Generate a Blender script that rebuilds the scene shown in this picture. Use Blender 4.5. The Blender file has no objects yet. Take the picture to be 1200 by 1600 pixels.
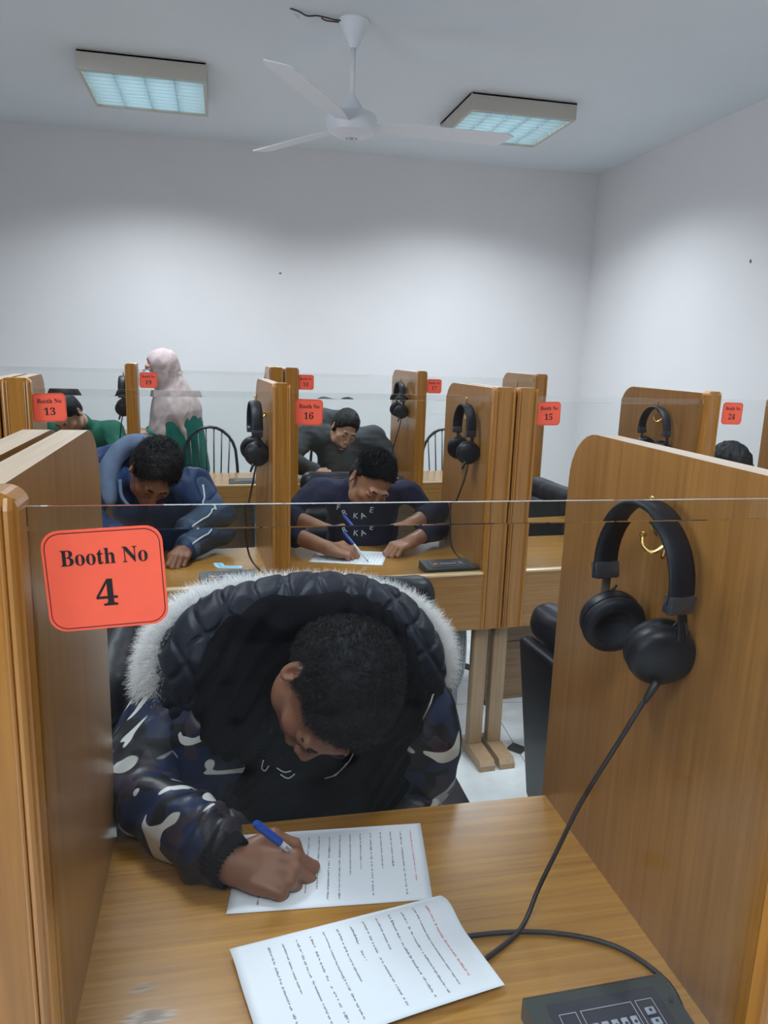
import bpy, bmesh, math, random
import numpy as np
from mathutils import Vector, Matrix, noise
from math import pi, sin, cos, radians, tan

sc = bpy.context.scene
COL = sc.collection
random.seed(4)

# ------------------------------------------------------------------ camera
R0 = np.array([[0.97802, -0.01262, 0.20809], [-0.2070, -0.2109, 0.9553], [0.0, 0.0, 0.0]])
def cam_axes():
    f, vp, s = 1180.0, (344, 539), 0.033
    yc = Vector((vp[0] - 600, vp[1] - 800, f)).normalized()
    n = yc.cross(Vector((1, s, 0))).normalized()
    if n.y < 0: n = -n
    xc = n.cross(yc)
    if xc.x < 0: xc = -xc
    return xc, yc, -n                      # room X, Y, Z seen in the camera
xc, yc, zc = cam_axes()
cd = bpy.data.cameras.new('camera'); cam = bpy.data.objects.new('camera', cd); COL.objects.link(cam)
right = Vector((xc.x, yc.x, zc.x)); down = Vector((xc.y, yc.y, zc.y)); fwd = Vector((xc.z, yc.z, zc.z))
M4 = Matrix((right, -down, -fwd)).transposed().to_4x4()
M4.translation = Vector((0, 0, 1.55)); cam.matrix_world = M4
cd.sensor_fit = 'VERTICAL'; cd.sensor_height = 24.0; cd.lens = 1180 / 1600 * 24.0
cd.clip_start = 0.02; cd.clip_end = 60
sc.camera = cam
sc.view_settings.view_transform = 'Standard'; sc.view_settings.look = 'None'
sc.view_settings.gamma = 1.0; sc.view_settings.use_curve_mapping = False
EXPOSURE = 0.35
sc.view_settings.exposure = EXPOSURE
w = bpy.data.worlds.new('daylight'); sc.world = w; w.use_nodes = True
w.node_tree.nodes['Background'].inputs[0].default_value = (0.72, 0.82, 1.0, 1)
w.node_tree.nodes['Background'].inputs[1].default_value = 1.0
LAMP_SPREAD = 144
LAMP_W = 29.0           # watts of each ceiling luminaire
WINDOW_FILL_W = 90.0         # fill light from the added, unseen window
LAMP_COL = (0.86, 0.93, 1.0)
FILL_COL = (0.80, 0.88, 1.0)

# ------------------------------------------------------------------ materials
def new_mat(name):
    m = bpy.data.materials.new(name); m.use_nodes = True
    return m, m.node_tree, m.node_tree.nodes['Principled BSDF']
def plain(name, col, rough=0.5, metal=0.0, spec=0.5, bump=None, coat=0.0, var=0.0, varscale=8.0):
    m, t, p = new_mat(name)
    p.inputs['Base Color'].default_value = (*col, 1); p.inputs['Roughness'].default_value = rough
    p.inputs['Metallic'].default_value = metal; p.inputs['Specular IOR Level'].default_value = spec
    p.inputs['Coat Weight'].default_value = coat
    tc = t.nodes.new('ShaderNodeTexCoord')
    if var > 0:
        n = t.nodes.new('ShaderNodeTexNoise'); n.inputs['Scale'].default_value = varscale; n.inputs['Detail'].default_value = 5
        r = t.nodes.new('ShaderNodeValToRGB')
        r.color_ramp.elements[0].position = 0.3; r.color_ramp.elements[1].position = 0.7
        r.color_ramp.elements[0].color = (*[c * (1 - var) for c in col], 1)
        r.color_ramp.elements[1].color = (*[min(1, c * (1 + var)) for c in col], 1)
        t.links.new(tc.outputs['Object'], n.inputs['Vector']); t.links.new(n.outputs['Fac'], r.inputs['Fac'])
        t.links.new(r.outputs['Color'], p.inputs['Base Color'])
    if bump:
        sc_, st, di = bump
        n = t.nodes.new('ShaderNodeTexNoise'); n.inputs['Scale'].default_value = sc_; n.inputs['Detail'].default_value = 4
        b = t.nodes.new('ShaderNodeBump'); b.inputs['Strength'].default_value = st; b.inputs['Distance'].default_value = di
        t.links.new(tc.outputs['Object'], n.inputs['Vector']); t.links.new(n.outputs['Fac'], b.inputs['Height'])
        t.links.new(b.outputs['Normal'], p.inputs['Normal'])
    return m
def wood(name, c0, c1, grain='z', rough=0.35, coat=0.3, scale=1.0, contrast=1.0):
    m, t, p = new_mat(name)
    tc = t.nodes.new('ShaderNodeTexCoord'); mp = t.nodes.new('ShaderNodeMapping')
    s = {'x': (1.6, 60, 60), 'y': (60, 1.6, 60), 'z': (60, 60, 1.6)}[grain]
    mp.inputs['Scale'].default_value = tuple(v * scale for v in s)
    t.links.new(tc.outputs['Object'], mp.inputs['Vector'])
    n = t.nodes.new('ShaderNodeTexNoise'); n.inputs['Scale'].default_value = 1.6; n.inputs['Detail'].default_value = 7
    n.inputs['Roughness'].default_value = 0.62; n.inputs['Distortion'].default_value = 0.5
    t.links.new(mp.outputs['Vector'], n.inputs['Vector'])
    n2 = t.nodes.new('ShaderNodeTexNoise'); n2.inputs['Scale'].default_value = 3.0; n2.inputs['Detail'].default_value = 3
    mp2 = t.nodes.new('ShaderNodeMapping')
    s2 = {'x': (.5, 2, 2), 'y': (2, .5, 2), 'z': (2, 2, .5)}[grain]
    mp2.inputs['Scale'].default_value = s2
    t.links.new(tc.outputs['Object'], mp2.inputs['Vector']); t.links.new(mp2.outputs['Vector'], n2.inputs['Vector'])
    r = t.nodes.new('ShaderNodeValToRGB'); e = r.color_ramp.elements
    e[0].position = 0.5 - 0.17 / contrast; e[1].position = 0.5 + 0.15 / contrast
    e[0].color = (*c0, 1); e[1].color = (*c1, 1)
    mx = t.nodes.new('ShaderNodeMath'); mx.operation = 'MULTIPLY_ADD'
    mx.inputs[1].default_value = 0.8; t.links.new(n.outputs['Fac'], mx.inputs[0])
    mx2 = t.nodes.new('ShaderNodeMath'); mx2.operation = 'MULTIPLY'; mx2.inputs[1].default_value = 0.2
    t.links.new(n2.outputs['Fac'], mx2.inputs[0]); t.links.new(mx2.outputs[0], mx.inputs[2])
    t.links.new(mx.outputs[0], r.inputs['Fac']); t.links.new(r.outputs['Color'], p.inputs['Base Color'])
    p.inputs['Roughness'].default_value = rough; p.inputs['Coat Weight'].default_value = coat
    p.inputs['Coat Roughness'].default_value = 0.18
    b = t.nodes.new('ShaderNodeBump'); b.inputs['Strength'].default_value = 0.12; b.inputs['Distance'].default_value = 0.002
    t.links.new(n.outputs['Fac'], b.inputs['Height']); t.links.new(b.outputs['Normal'], p.inputs['Normal'])
    return m
def glass_thin(name, tint=(0.965, 0.978, 0.975)):
    m = bpy.data.materials.new(name); m.use_nodes = True; t = m.node_tree; t.nodes.clear()
    o = t.nodes.new('ShaderNodeOutputMaterial'); mix = t.nodes.new('ShaderNodeMixShader')
    tr = t.nodes.new('ShaderNodeBsdfTransparent'); tr.inputs[0].default_value = (*tint, 1)
    gl = t.nodes.new('ShaderNodeBsdfGlossy'); gl.inputs['Roughness'].default_value = 0.03
    g = t.nodes.new('ShaderNodeNewGeometry'); d = t.nodes.new('ShaderNodeVectorMath'); d.operation = 'DOT_PRODUCT'
    t.links.new(g.outputs['Incoming'], d.inputs[0]); t.links.new(g.outputs['Normal'], d.inputs[1])
    def mth(op, a, b=None):
        n = t.nodes.new('ShaderNodeMath'); n.operation = op
        for i, v in enumerate((a, b)):
            if v is None: continue
            if isinstance(v, (int, float)): n.inputs[i].default_value = v
            else: t.links.new(v, n.inputs[i])
        return n.outputs[0]
    c = mth('ABSOLUTE', d.outputs['Value']); c = mth('SUBTRACT', 1.0, c); c = mth('POWER', c, 5.0)
    c = mth('MULTIPLY', c, 0.85); c = mth('ADD', c, 0.007)
    t.links.new(c, mix.inputs[0]); t.links.new(tr.outputs[0], mix.inputs[1]); t.links.new(gl.outputs[0], mix.inputs[2])
    # faint dust on the pane
    df = t.nodes.new('ShaderNodeBsdfDiffuse'); df.inputs[0].default_value = (0.75, 0.78, 0.8, 1)
    tc = t.nodes.new('ShaderNodeTexCoord'); n = t.nodes.new('ShaderNodeTexNoise'); n.inputs['Scale'].default_value = 6; n.inputs['Detail'].default_value = 8
    t.links.new(tc.outputs['Object'], n.inputs['Vector'])
    k = mth('SUBTRACT', n.outputs['Fac'], 0.42); k = mth('MULTIPLY', k, 0.012); k = mth('MAXIMUM', k, 0.0004)
    mx2 = t.nodes.new('ShaderNodeMixShader'); t.links.new(k, mx2.inputs[0])
    t.links.new(mix.outputs[0], mx2.inputs[1]); t.links.new(df.outputs[0], mx2.inputs[2])
    t.links.new(mx2.outputs[0], o.inputs[0])
    return m
MAT = {}
MAT['panel'] = wood('beech_veneer_panel', (0.21, 0.090, 0.021), (0.34, 0.162, 0.042), 'z', 0.34, 0.25, 1.0, .8)
MAT['apron'] = wood('beech_veneer_apron', (0.24, 0.112, 0.027), (0.40, 0.20, 0.055), 'x', 0.36, 0.2)
MAT['post'] = wood('varnished_beech_post', (0.26, 0.100, 0.013), (0.42, 0.182, 0.028), 'z', 0.3, 0.4)
MAT['edge'] = wood('pale_edge_band', (0.50, 0.37, 0.24), (0.64, 0.49, 0.34), 'y', 0.3, 0.3)
MAT['trim'] = wood('pale_glazing_bead', (0.50, 0.34, 0.17), (0.66, 0.47, 0.26), 'x', 0.3, 0.4)
MAT['leg'] = wood('pale_beech_leg', (0.30, 0.19, 0.10), (0.42, 0.28, 0.16), 'z', 0.45, 0.1)
MAT['board'] = wood('dark_back_board', (0.16, 0.09, 0.042), (0.28, 0.165, 0.08), 'x', 0.5, 0.0)
MAT['glass'] = glass_thin('pane_glass')
m, t, p = new_mat('bevelled_glass'); p.inputs['Base Color'].default_value = (0.93, 0.97, 0.96, 1)
p.inputs['Transmission Weight'].default_value = 1.0; p.inputs['Roughness'].default_value = 0.0; p.inputs['IOR'].default_value = 1.5; MAT['bevel'] = m
MAT['wall'] = plain('painted_wall', (0.74, 0.73, 0.73), 0.75, spec=0.2, bump=(60, 0.05, 0.002), var=0.02, varscale=1.5)
MAT['ceiling'] = plain('painted_ceiling', (0.70, 0.74, 0.77), 0.85, spec=0.15, var=0.02, varscale=1.2)
MAT['cream'] = plain('cream_enamel', (0.50, 0.47, 0.41), 0.4)
MAT['white'] = plain('white_enamel', (0.68, 0.70, 0.74), 0.35)
MAT['fanmetal'] = plain('fan_enamel', (0.76, 0.78, 0.82), 0.35)
MAT['louver'] = plain('louver_white', (0.42, 0.52, 0.56), 0.35)
MAT['brass'] = plain('brass', (0.75, 0.52, 0.18), 0.22, 1.0)
MAT['black'] = plain('black_plastic', (0.007, 0.007, 0.011), 0.40, spec=0.35)
MAT['blackpad'] = plain('black_vinyl_pad', (0.010, 0.011, 0.016), 0.5, spec=.3, bump=(180, 0.3, 0.001))
MAT['blacksoft'] = plain('black_foam', (0.012, 0.012, 0.015), 0.8)
MAT['grey_slider'] = plain('worn_grey_plastic', (0.13, 0.115, 0.10), 0.5)
MAT['tape'] = plain('clear_tape_over_black', (0.035, 0.04, 0.05), 0.15, coat=0.8, bump=(90, 0.6, 0.002))
MAT['cord'] = plain('black_rubber_cord', (0.022, 0.018, 0.018), 0.45)
MAT['device'] = plain('dark_olive_grey_case', (0.036, 0.044, 0.042), 0.42)
MAT['device_face'] = plain('dark_blue_black_face', (0.022, 0.024, 0.038), 0.3)
MAT['key_grey'] = plain('pale_grey_key', (0.30, 0.33, 0.40), 0.4)
MAT['key_orange'] = plain('orange_key', (0.70, 0.32, 0.03), 0.4)
MAT['legend'] = plain('white_legend', (0.5, 0.52, 0.56), 0.5)
MAT['leather'] = plain('black_leather', (0.010, 0.011, 0.016), 0.42, spec=0.3, bump=(70, 0.15, 0.001))
MAT['blackmetal'] = plain('black_painted_metal', (0.015, 0.022, 0.024), 0.3)
MAT['steel'] = plain('pale_painted_steel', (0.26, 0.33, 0.39), 0.4)
MAT['greycable'] = plain('grey_cable', (0.22, 0.24, 0.25), 0.5)
MAT['card'] = plain('orange_card', (0.97, 0.125, 0.062), 0.6, var=0.03, varscale=40)
MAT['cardline'] = plain('dark_red_print', (0.10, 0.008, 0.012), 0.6)
MAT['ink'] = plain('black_print', (0.008, 0.006, 0.008), 0.6)
MAT['mask'] = plain('pale_blue_mask_fabric', (0.42, 0.62, 0.78), 0.7)
MAT['maskblue'] = plain('blue_mask_fabric', (0.16, 0.50, 0.72), 0.7)

# ------------------------------------------------------------------ helpers
def tag(o, label=None, cat=None, group=None, kind=None):
    if label: o['label'] = label
    if cat: o['category'] = cat
    if group: o['group'] = group
    if kind: o['kind'] = kind
    return o
def empty(name, loc=(0, 0, 0), rz=0.0, label=None, cat=None, group=None, kind=None):
    o = bpy.data.objects.new(name, None); COL.objects.link(o)
    o.location = loc; o.rotation_euler = (0, 0, rz); o.empty_display_size = 0.05
    return tag(o, label, cat, group, kind)
def link(name, me, mats, parent=None, smooth=False):
    if not isinstance(mats, (list, tuple)): mats = [mats]
    for mm in mats: me.materials.append(MAT[mm] if isinstance(mm, str) else mm)
    if smooth:
        me.polygons.foreach_set('use_smooth', [True] * len(me.polygons))
        if smooth == 'auto':
            me.set_sharp_from_angle(angle=radians(38))
    o = bpy.data.objects.new(name, me); COL.objects.link(o)
    if parent is not None: o.parent = parent
    return o
def copy_tree(o, parent=None):
    c = o.copy(); COL.objects.link(c)
    if parent is not None: c.parent = parent
    for ch in list(o.children): copy_tree(ch, c)
    return c
class MB:
    def __init__(s): s.bm = bmesh.new()
    def box(s, lo, hi, mi=0, M=None, bev=0.0, seg=2):
        c = [(a + b) / 2 for a, b in zip(lo, hi)]; d = [abs(b - a) for a, b in zip(lo, hi)]
        T = Matrix.Translation(c) @ Matrix.Diagonal((*d, 1))
        if M is not None: T = M @ T
        r = bmesh.ops.create_cube(s.bm, size=1, matrix=T)
        vs = r['verts']; fs = set(f for v in vs for f in v.link_faces)
        for f in fs: f.material_index = mi
        if bev > 0:
            es = list(set(e for v in vs for e in v.link_edges))
            nf = bmesh.ops.bevel(s.bm, geom=es, offset=bev, segments=seg, affect='EDGES', profile=0.5)
            for f in nf['faces']: f.material_index = mi
        return s
    def prism(s, pts, a, b, axis='x', mi=0, M=None, side_mi=None):
        """closed outline pts (u,v) extruded from a to b along axis"""
        def P(u, v, t):
            q = {'x': (t, u, v), 'y': (u, t, v), 'z': (u, v, t)}[axis]
            q = Vector(q); return M @ q if M is not None else q
        A = [s.bm.verts.new(P(u, v, a)) for u, v in pts]; B = [s.bm.verts.new(P(u, v, b)) for u, v in pts]
        n = len(pts); fs = []
        fs.append(s.bm.faces.new(A)); fs.append(s.bm.faces.new(B[::-1]))
        for f in fs: f.material_index = mi
        for i in range(n):
            f = s.bm.faces.new((A[i], B[i], B[(i + 1) % n], A[(i + 1) % n]))
            f.material_index = mi if side_mi is None else side_mi(pts[i], pts[(i + 1) % n])
            fs.append(f)
        bmesh.ops.recalc_face_normals(s.bm, faces=fs)
        return s
    def tube(s, pts, r, seg=8, mi=0, closed=False, cap=True, flat=None, up=None):
        pts = [Vector(q) for q in pts]; n = len(pts); rings = []
        rr = r if isinstance(r, (list, tuple)) else [r] * n
        prev = None
        for i, q in enumerate(pts):
            if closed: d = pts[(i + 1) % n] - pts[i - 1]
            else: d = pts[min(i + 1, n - 1)] - pts[max(i - 1, 0)]
            d.normalize()
            if up is not None: a = d.cross(Vector(up))
            elif prev is None:
                a = d.cross(Vector((0, 0, 1)))
                if a.length < 0.1: a = d.cross(Vector((1, 0, 0)))
            else: a = prev - d * prev.dot(d)
            a.normalize(); prev = a.copy(); b = d.cross(a)
            fx, fy = (flat if flat else (1, 1))
            rings.append([s.bm.verts.new(q + a * cos(2 * pi * k / seg) * rr[i] * fx + b * sin(2 * pi * k / seg) * rr[i] * fy) for k in range(seg)])
        m = n if closed else n - 1
        for i in range(m):
            A, B = rings[i], rings[(i + 1) % n]
            for k in range(seg):
                f = s.bm.faces.new((A[k], A[(k + 1) % seg], B[(k + 1) % seg], B[k])); f.material_index = mi
        if cap and not closed:
            for rg in (rings[0][::-1], rings[-1]):
                f = s.bm.faces.new(rg); f.material_index = mi
        return s
    def lathe(s, prof, seg=24, M=None, mi=0):
        """prof: (radius, z) list, about Z"""
        rings = []
        for r, z in prof:
            if r < 1e-6:
                q = Vector((0, 0, z)); rings.append([s.bm.verts.new(M @ q if M else q)])
            else:
                rg = []
                for k in range(seg):
                    q = Vector((r * cos(2 * pi * k / seg), r * sin(2 * pi * k / seg), z))
                    rg.append(s.bm.verts.new(M @ q if M else q))
                rings.append(rg)
        for A, B in zip(rings[:-1], rings[1:]):
            for k in range(seg):
                a0, a1 = A[k % len(A)], A[(k + 1) % len(A)]; b0, b1 = B[k % len(B)], B[(k + 1) % len(B)]
                vs = []
                for v in (a0, a1, b1, b0):
                    if v not in vs: vs.append(v)
                if len(vs) > 2:
                    f = s.bm.faces.new(vs); f.material_index = mi
        return s
    def build(s, name, mats, parent=None, smooth=False):
        bmesh.ops.recalc_face_normals(s.bm, faces=s.bm.faces)
        me = bpy.data.meshes.new(name); s.bm.to_mesh(me); s.bm.free()
        return link(name, me, mats, parent, smooth)
def catmull(P, n=8):
    P = [Vector(p) for p in P]; out = []
    for i in range(len(P) - 1):
        p0 = P[max(i - 1, 0)]; p1 = P[i]; p2 = P[i + 1]; p3 = P[min(i + 2, len(P) - 1)]
        for k in range(n):
            t_ = k / n
            out.append(0.5 * ((2 * p1) + (p2 - p0) * t_ + (2 * p0 - 5 * p1 + 4 * p2 - p3) * t_ ** 2 + (3 * p1 - p0 - 3 * p2 + p3) * t_ ** 3))
    out.append(P[-1]); return out
SERIF = {}
for i in range(26):
    SERIF[chr(65 + i)] = chr(0x1D400 + i); SERIF[chr(97 + i)] = chr(0x1D41A + i)
for i in range(10): SERIF[str(i)] = chr(0x1D7CE + i)
def text_mesh(name, s_, height, mat, parent, loc, rot=(pi / 2, 0, 0), serif=True, width=None, extrude=0.0002):
    c = bpy.data.curves.new(name, 'FONT'); c.body = ''.join(SERIF.get(x, x) for x in s_) if serif else s_
    c.align_x = 'CENTER'; c.extrude = 0; c.resolution_u = 4
    tmp = bpy.data.objects.new('tmp', c); COL.objects.link(tmp)
    me = bpy.data.meshes.new_from_object(tmp.evaluated_get(bpy.context.evaluated_depsgraph_get()))
    bpy.data.objects.remove(tmp); bpy.data.curves.remove(c)
    co = np.array([v.co[:] for v in me.vertices]); lo, hi = co.min(0), co.max(0)
    sy = height / (hi[1] - lo[1]); sx = sy if width is None else width / (hi[0] - lo[0])
    for v in me.vertices:
        v.co = ((v.co.x - (lo[0] + hi[0]) / 2) * sx, (v.co.y - lo[1]) * sy, extrude)
    me.materials.clear()
    o = link(name, me, mat, parent); o.location = loc; o.rotation_euler = rot
    return o

# ------------------------------------------------------------------ room shell
XL, XR, YB, YF, ZC = -3.2, 3.13, -2.6, 6.3, 3.055
def struct(name, lo, hi, mat):
    o = MB().box(lo, hi).build(name, mat); tag(o, kind='structure'); return o
m, t, p = new_mat('marble_floor')
tc = t.nodes.new('ShaderNodeTexCoord'); mp = t.nodes.new('ShaderNodeMapping'); mp.inputs['Rotation'].default_value = (0, 0, radians(4))
t.links.new(tc.outputs['Object'], mp.inputs['Vector'])
sx = t.nodes.new('ShaderNodeSeparateXYZ'); t.links.new(mp.outputs['Vector'], sx.inputs[0])
def mnode(op, a, b=None, c=None):
    n = t.nodes.new('ShaderNodeMath'); n.operation = op
    for i, v in enumerate((a, b, c)):
        if v is None: continue
        if isinstance(v, (int, float)): n.inputs[i].default_value = v
        else: t.links.new(v, n.inputs[i])
    return n.outputs[0]
def cell(v, off): return mnode('ABSOLUTE', mnode('SUBTRACT', mnode('FRACT', mnode('ADD', mnode('DIVIDE', v, 0.40), off)), 0.5))
ax, ay = cell(sx.outputs[0], 0.59), cell(sx.outputs[1], 0.33)     # 0.5 on the joints
joint = mnode('GREATER_THAN', mnode('MAXIMUM', ax, ay), 0.4955)
diam = mnode('GREATER_THAN', mnode('ADD', ax, ay), 0.88)
nz = t.nodes.new('ShaderNodeTexNoise'); nz.inputs['Scale'].default_value = 5; nz.inputs['Detail'].default_value = 8
t.links.new(tc.outputs['Object'], nz.inputs['Vector'])
r1 = t.nodes.new('ShaderNodeValToRGB'); r1.color_ramp.elements[0].color = (0.50, 0.53, 0.53, 1); r1.color_ramp.elements[1].color = (0.74, 0.77, 0.78, 1)
r1.color_ramp.elements[0].position = .3; r1.color_ramp.elements[1].position = .65
t.links.new(nz.outputs['Fac'], r1.inputs[0])
mixa = t.nodes.new('ShaderNodeMix'); mixa.data_type = 'RGBA'; t.links.new(joint, mixa.inputs[0]); t.links.new(r1.outputs[0], mixa.inputs[6]); mixa.inputs[7].default_value = (0.2, 0.21, 0.21, 1)
mixb = t.nodes.new('ShaderNodeMix'); mixb.data_type = 'RGBA'; t.links.new(diam, mixb.inputs[0]); t.links.new(mixa.outputs[2], mixb.inputs[6]); mixb.inputs[7].default_value = (0.03, 0.033, 0.035, 1)
t.links.new(mixb.outputs[2], p.inputs['Base Color']); p.inputs['Roughness'].default_value = 0.22
MAT['floor'] = m
struct('floor', (XL - .2, YB - .2, -0.1), (XR + .2, YF + .2, 0), 'floor')
struct('ceiling', (XL - .2, YB - .2, ZC), (XR + .2, YF + .2, ZC + .1), 'ceiling')
struct('wall_back', (XL - .2, YF, 0), (XR + .2, YF + .2, ZC), 'wall')
struct('wall_right', (XR, YB, 0), (XR + .2, YF, ZC), 'wall')
MAT['darkened_wall'] = plain('darkened_brown_wall', (0.10, 0.085, 0.07), .9)
# unseen near wall, coloured dark to weaken reflections in the panes
struct('wall_front', (XL - .2, YB - .2, 0), (XR + .2, YB, ZC), 'darkened_wall')
wy0, wy1, wz0, wz1 = -1.9, 1.3, 1.0, 2.6  # opening for an added, unseen window that gives fill light
wm = MB(); wm.box((XL - .2, YB, 0), (XL, wy0, ZC)); wm.box((XL - .2, wy1, 0), (XL, YF, ZC))
wm.box((XL - .2, wy0, 0), (XL, wy1, wz0)); wm.box((XL - .2, wy0, wz1), (XL, wy1, ZC))
tag(wm.build('wall_left', 'wall'), kind='structure')
fm = MB()
for y0_, z0_, y1_, z1_ in ((wy0, wz0, wy1, wz0 + .05), (wy0, wz1 - .05, wy1, wz1), (wy0, wz0, wy0 + .05, wz1), (wy1 - .05, wz0, wy1, wz1), (-.33, wz0, -.27, wz1)):
    fm.box((XL - .12, y0_, z0_), (XL - .07, y1_, z1_))
tag(fm.build('fill_window', 'white'), kind='structure')
ld = bpy.data.lights.new('window_fill_light', 'AREA'); ld.shape = 'RECTANGLE'; ld.size = wz1 - wz0; ld.size_y = wy1 - wy0
ld.energy = WINDOW_FILL_W; ld.color = FILL_COL  # area lamp added in that opening as cool fill
lo = bpy.data.objects.new('window_fill_light', ld); COL.objects.link(lo)
lo.location = (XL - .14, (wy0 + wy1) / 2, (wz0 + wz1) / 2); lo.rotation_euler = (0, radians(-90), 0)
# small marks on the paint
MAT['mark'] = plain('chipped_paint', (0.12, 0.10, 0.09), 0.8)
for i, (c, nrm) in enumerate((((0.474, YF - .001, 2.122), 'y'), ((XR - .001, 4.205, 2.146), 'x'), ((-2.0, YF - .001, 2.1), 'y'))):
    if i == 2: continue
    b = MB(); M = Matrix.Translation(c) @ Matrix.Rotation(pi / 2, 4, 'X' if nrm == 'y' else 'Y') @ Matrix.Diagonal((1.3, 0.8, 1, 1))
    b.lathe([(0, -.003), (.009, -.002), (.007, .002), (0, .004)], 9, M)
    o = b.build('nail', 'mark'); tag(o, ['small dark nail stub in the middle of the far wall', 'small dark nail stub high on the right wall'][i], 'nail')
# soot marks and loose wires beside the fan canopy
wr = empty('loose_wires', (0.50, 3.87, ZC), 0, 'exposed dark and red ceiling wires beside the fan canopy', 'wire')
for nm, mt, pts in (('black_wire', 'cord', [(-.17, -.02, 0), (-.13, -.03, -.012), (-.09, .0, -.014), (-.04, -.01, -.012), (.04, .0, -.016), (.10, .01, -.010)]),
                    ('red_wire', 'cardline', [(-.02, .03, -.004), (.0, .02, -.016), (.05, .03, -.012), (.10, .02, -.014)]),
                    ('white_wire', 'white', [(-.15, .03, 0), (-.12, .05, -.012), (-.10, .0, -.012), (-.06, .03, -.004)])):
    MB().tube(catmull(pts, 5), 0.0035, 6).build(nm, mt, wr, True)

# ------------------------------------------------------------------ ceiling luminaires
def luminaire(x, y, label, grid=False, dim=1.0):
    L = empty('ceiling_light', (x, y, ZC - .002), 0, label, 'light', 'square louvred ceiling luminaires')
    S, H, b = 0.335, 0.098, 0.018
    h = MB()
    h.box((-S, -S, -H), (S, -S + b, 0), bev=.003); h.box((-S, S - b, -H), (S, S, 0), bev=.003)
    h.box((-S, -S + b, -H), (-S + b, S - b, 0)); h.box((S - b, -S + b, -H), (S, S - b, 0))
    h.box((-S, -S, -.012), (S, S, 0))
    h.build('housing', 'cream', L, 'auto')
    MB().box((-S + b, -S + b, -.020), (S - b, S - b, -.013)).build('reflector', 'glow', L)
    v = MB(); n = 9
    for k in range(n + 1):
        yy = -S + b + (2 * S - 2 * b) * (k + .5) / (n + 1)
        v.box((-S + b, yy - .0016, -H + .004), (S - b, yy + .0016, -H + .034))
    for k in range(1, 4 if not grid else 5):
        xx = -S + b + (2 * S - 2 * b) * k / (4 if not grid else 5)
        v.box((xx - .001, -S + b, -H + .004), (xx + .001, S - b, -H + .034))
    v.build('louver', 'louver', L)
    d = bpy.data.lights.new('tube_glow', 'AREA'); d.shape = 'SQUARE'; d.size = 2 * (S - b) - .02
    d.energy = LAMP_W * dim; d.color = LAMP_COL; d.spread = radians(LAMP_SPREAD)
    lo = bpy.data.objects.new('tube_glow', d); COL.objects.link(lo); lo.parent = L; lo.location = (0, 0, -H - .001)
    for k in range(4):
        xx = -S + b + (2 * S - 2 * b) * (k + .5) / 4
        t_ = MB().tube([(xx, -S + b + .02, -.045), (xx, S - b - .02, -.045)], .008, 10)
        t_.build('fluorescent_tube', 'tube', L, True)
    return L
m, t, p = new_mat('lit_tube'); p.inputs['Emission Color'].default_value = (0.85, 0.95, 1, 1); p.inputs['Emission Strength'].default_value = 2.2; MAT['tube'] = m
m, t, p = new_mat('lit_reflector'); p.inputs['Emission Color'].default_value = (0.62, 0.86, 0.92, 1); p.inputs['Emission Strength'].default_value = 1.25; MAT['glow'] = m
luminaire(-.39, 4.985, 'square louvred luminaire, lit, left of the ceiling fan')
luminaire(1.80, 4.985, 'square louvred luminaire, lit, right of the ceiling fan behind a blade', True)
for x, y, q in ((-.39, 2.3, 'left'), (1.80, 2.3, 'right'), (-.39, -.5, 'left'), (1.80, -.5, 'right')):
    luminaire(x, y, f'louvred luminaire overhead out of the picture, {q} of the fan line, {"near" if y > 0 else "far behind"} the camera', dim=.72)

# ------------------------------------------------------------------ ceiling fan
fan = empty('ceiling_fan', (0.632, 3.893, ZC), 0, 'white three-bladed ceiling fan hanging from the ceiling', 'fan')
MB().lathe([(0, 0), (.072, 0), (.074, -.008), (.066, -.02), (.028, -.105), (.02, -.12), (0, -.12)], 28).build('canopy', 'fanmetal', fan, 'auto')
MB().tube([(0, 0, -.11), (0, 0, -.36)], .0115, 14).build('downrod', 'fanmetal', fan, True)
MB().lathe([(0, -.315), (.014, -.315), (.02, -.33), (.062, -.39), (.066, -.398), (0, -.40)], 28).build('motor_cowl', 'fanmetal', fan, 'auto')
MB().lathe([(0, -.398), (.095, -.40), (.116, -.408), (.122, -.43), (.120, -.462), (.108, -.488), (.078, -.502), (.04, -.505), (.036, -.512), (.018, -.514), (0, -.512)], 36).build('motor_housing', 'fanmetal', fan, 'auto')
MB().lathe([(.0, -.513), (.028, -.5135), (.031, -.510), (.031, -.505), (0, -.504)], 24).build('bottom_cap', 'grey_slider', fan, True)
for k, a in enumerate((2.0, 120.0, 239.0)):
    b = MB(); n = 16; rows = []
    for i in range(n + 1):
        u = i / n; r_ = 0.10 + 0.72 * u
        wd = 0.030 + 0.034 * min(1, u * 3.5)
        if u > 0.93: wd *= (1 - ((u - .93) / .07) ** 2 * .35)
        tilt = radians(-11); z0 = -.455 + 0.012 * u
        L_, R_ = [], []
        for t_ in (0, 1):
            zz = z0 + (0.0022 if t_ else -.0022)
            L_.append(b.bm.verts.new((r_, -wd, zz - wd * tan(tilt)))); R_.append(b.bm.verts.new((r_ - (0.03 if u > .97 else 0), wd, zz + wd * tan(tilt))))
        rows.append((L_[0], R_[0], R_[1], L_[1]))
    for A, B in zip(rows[:-1], rows[1:]):
        for j in range(4): b.bm.faces.new((A[j], A[(j + 1) % 4], B[(j + 1) % 4], B[j]))
    b.bm.faces.new(rows[0]); b.bm.faces.new(rows[-1][::-1])
    o = b.build('blade', 'fanmetal', fan, 'auto'); o.rotation_euler = (0, 0, radians(a))

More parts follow.
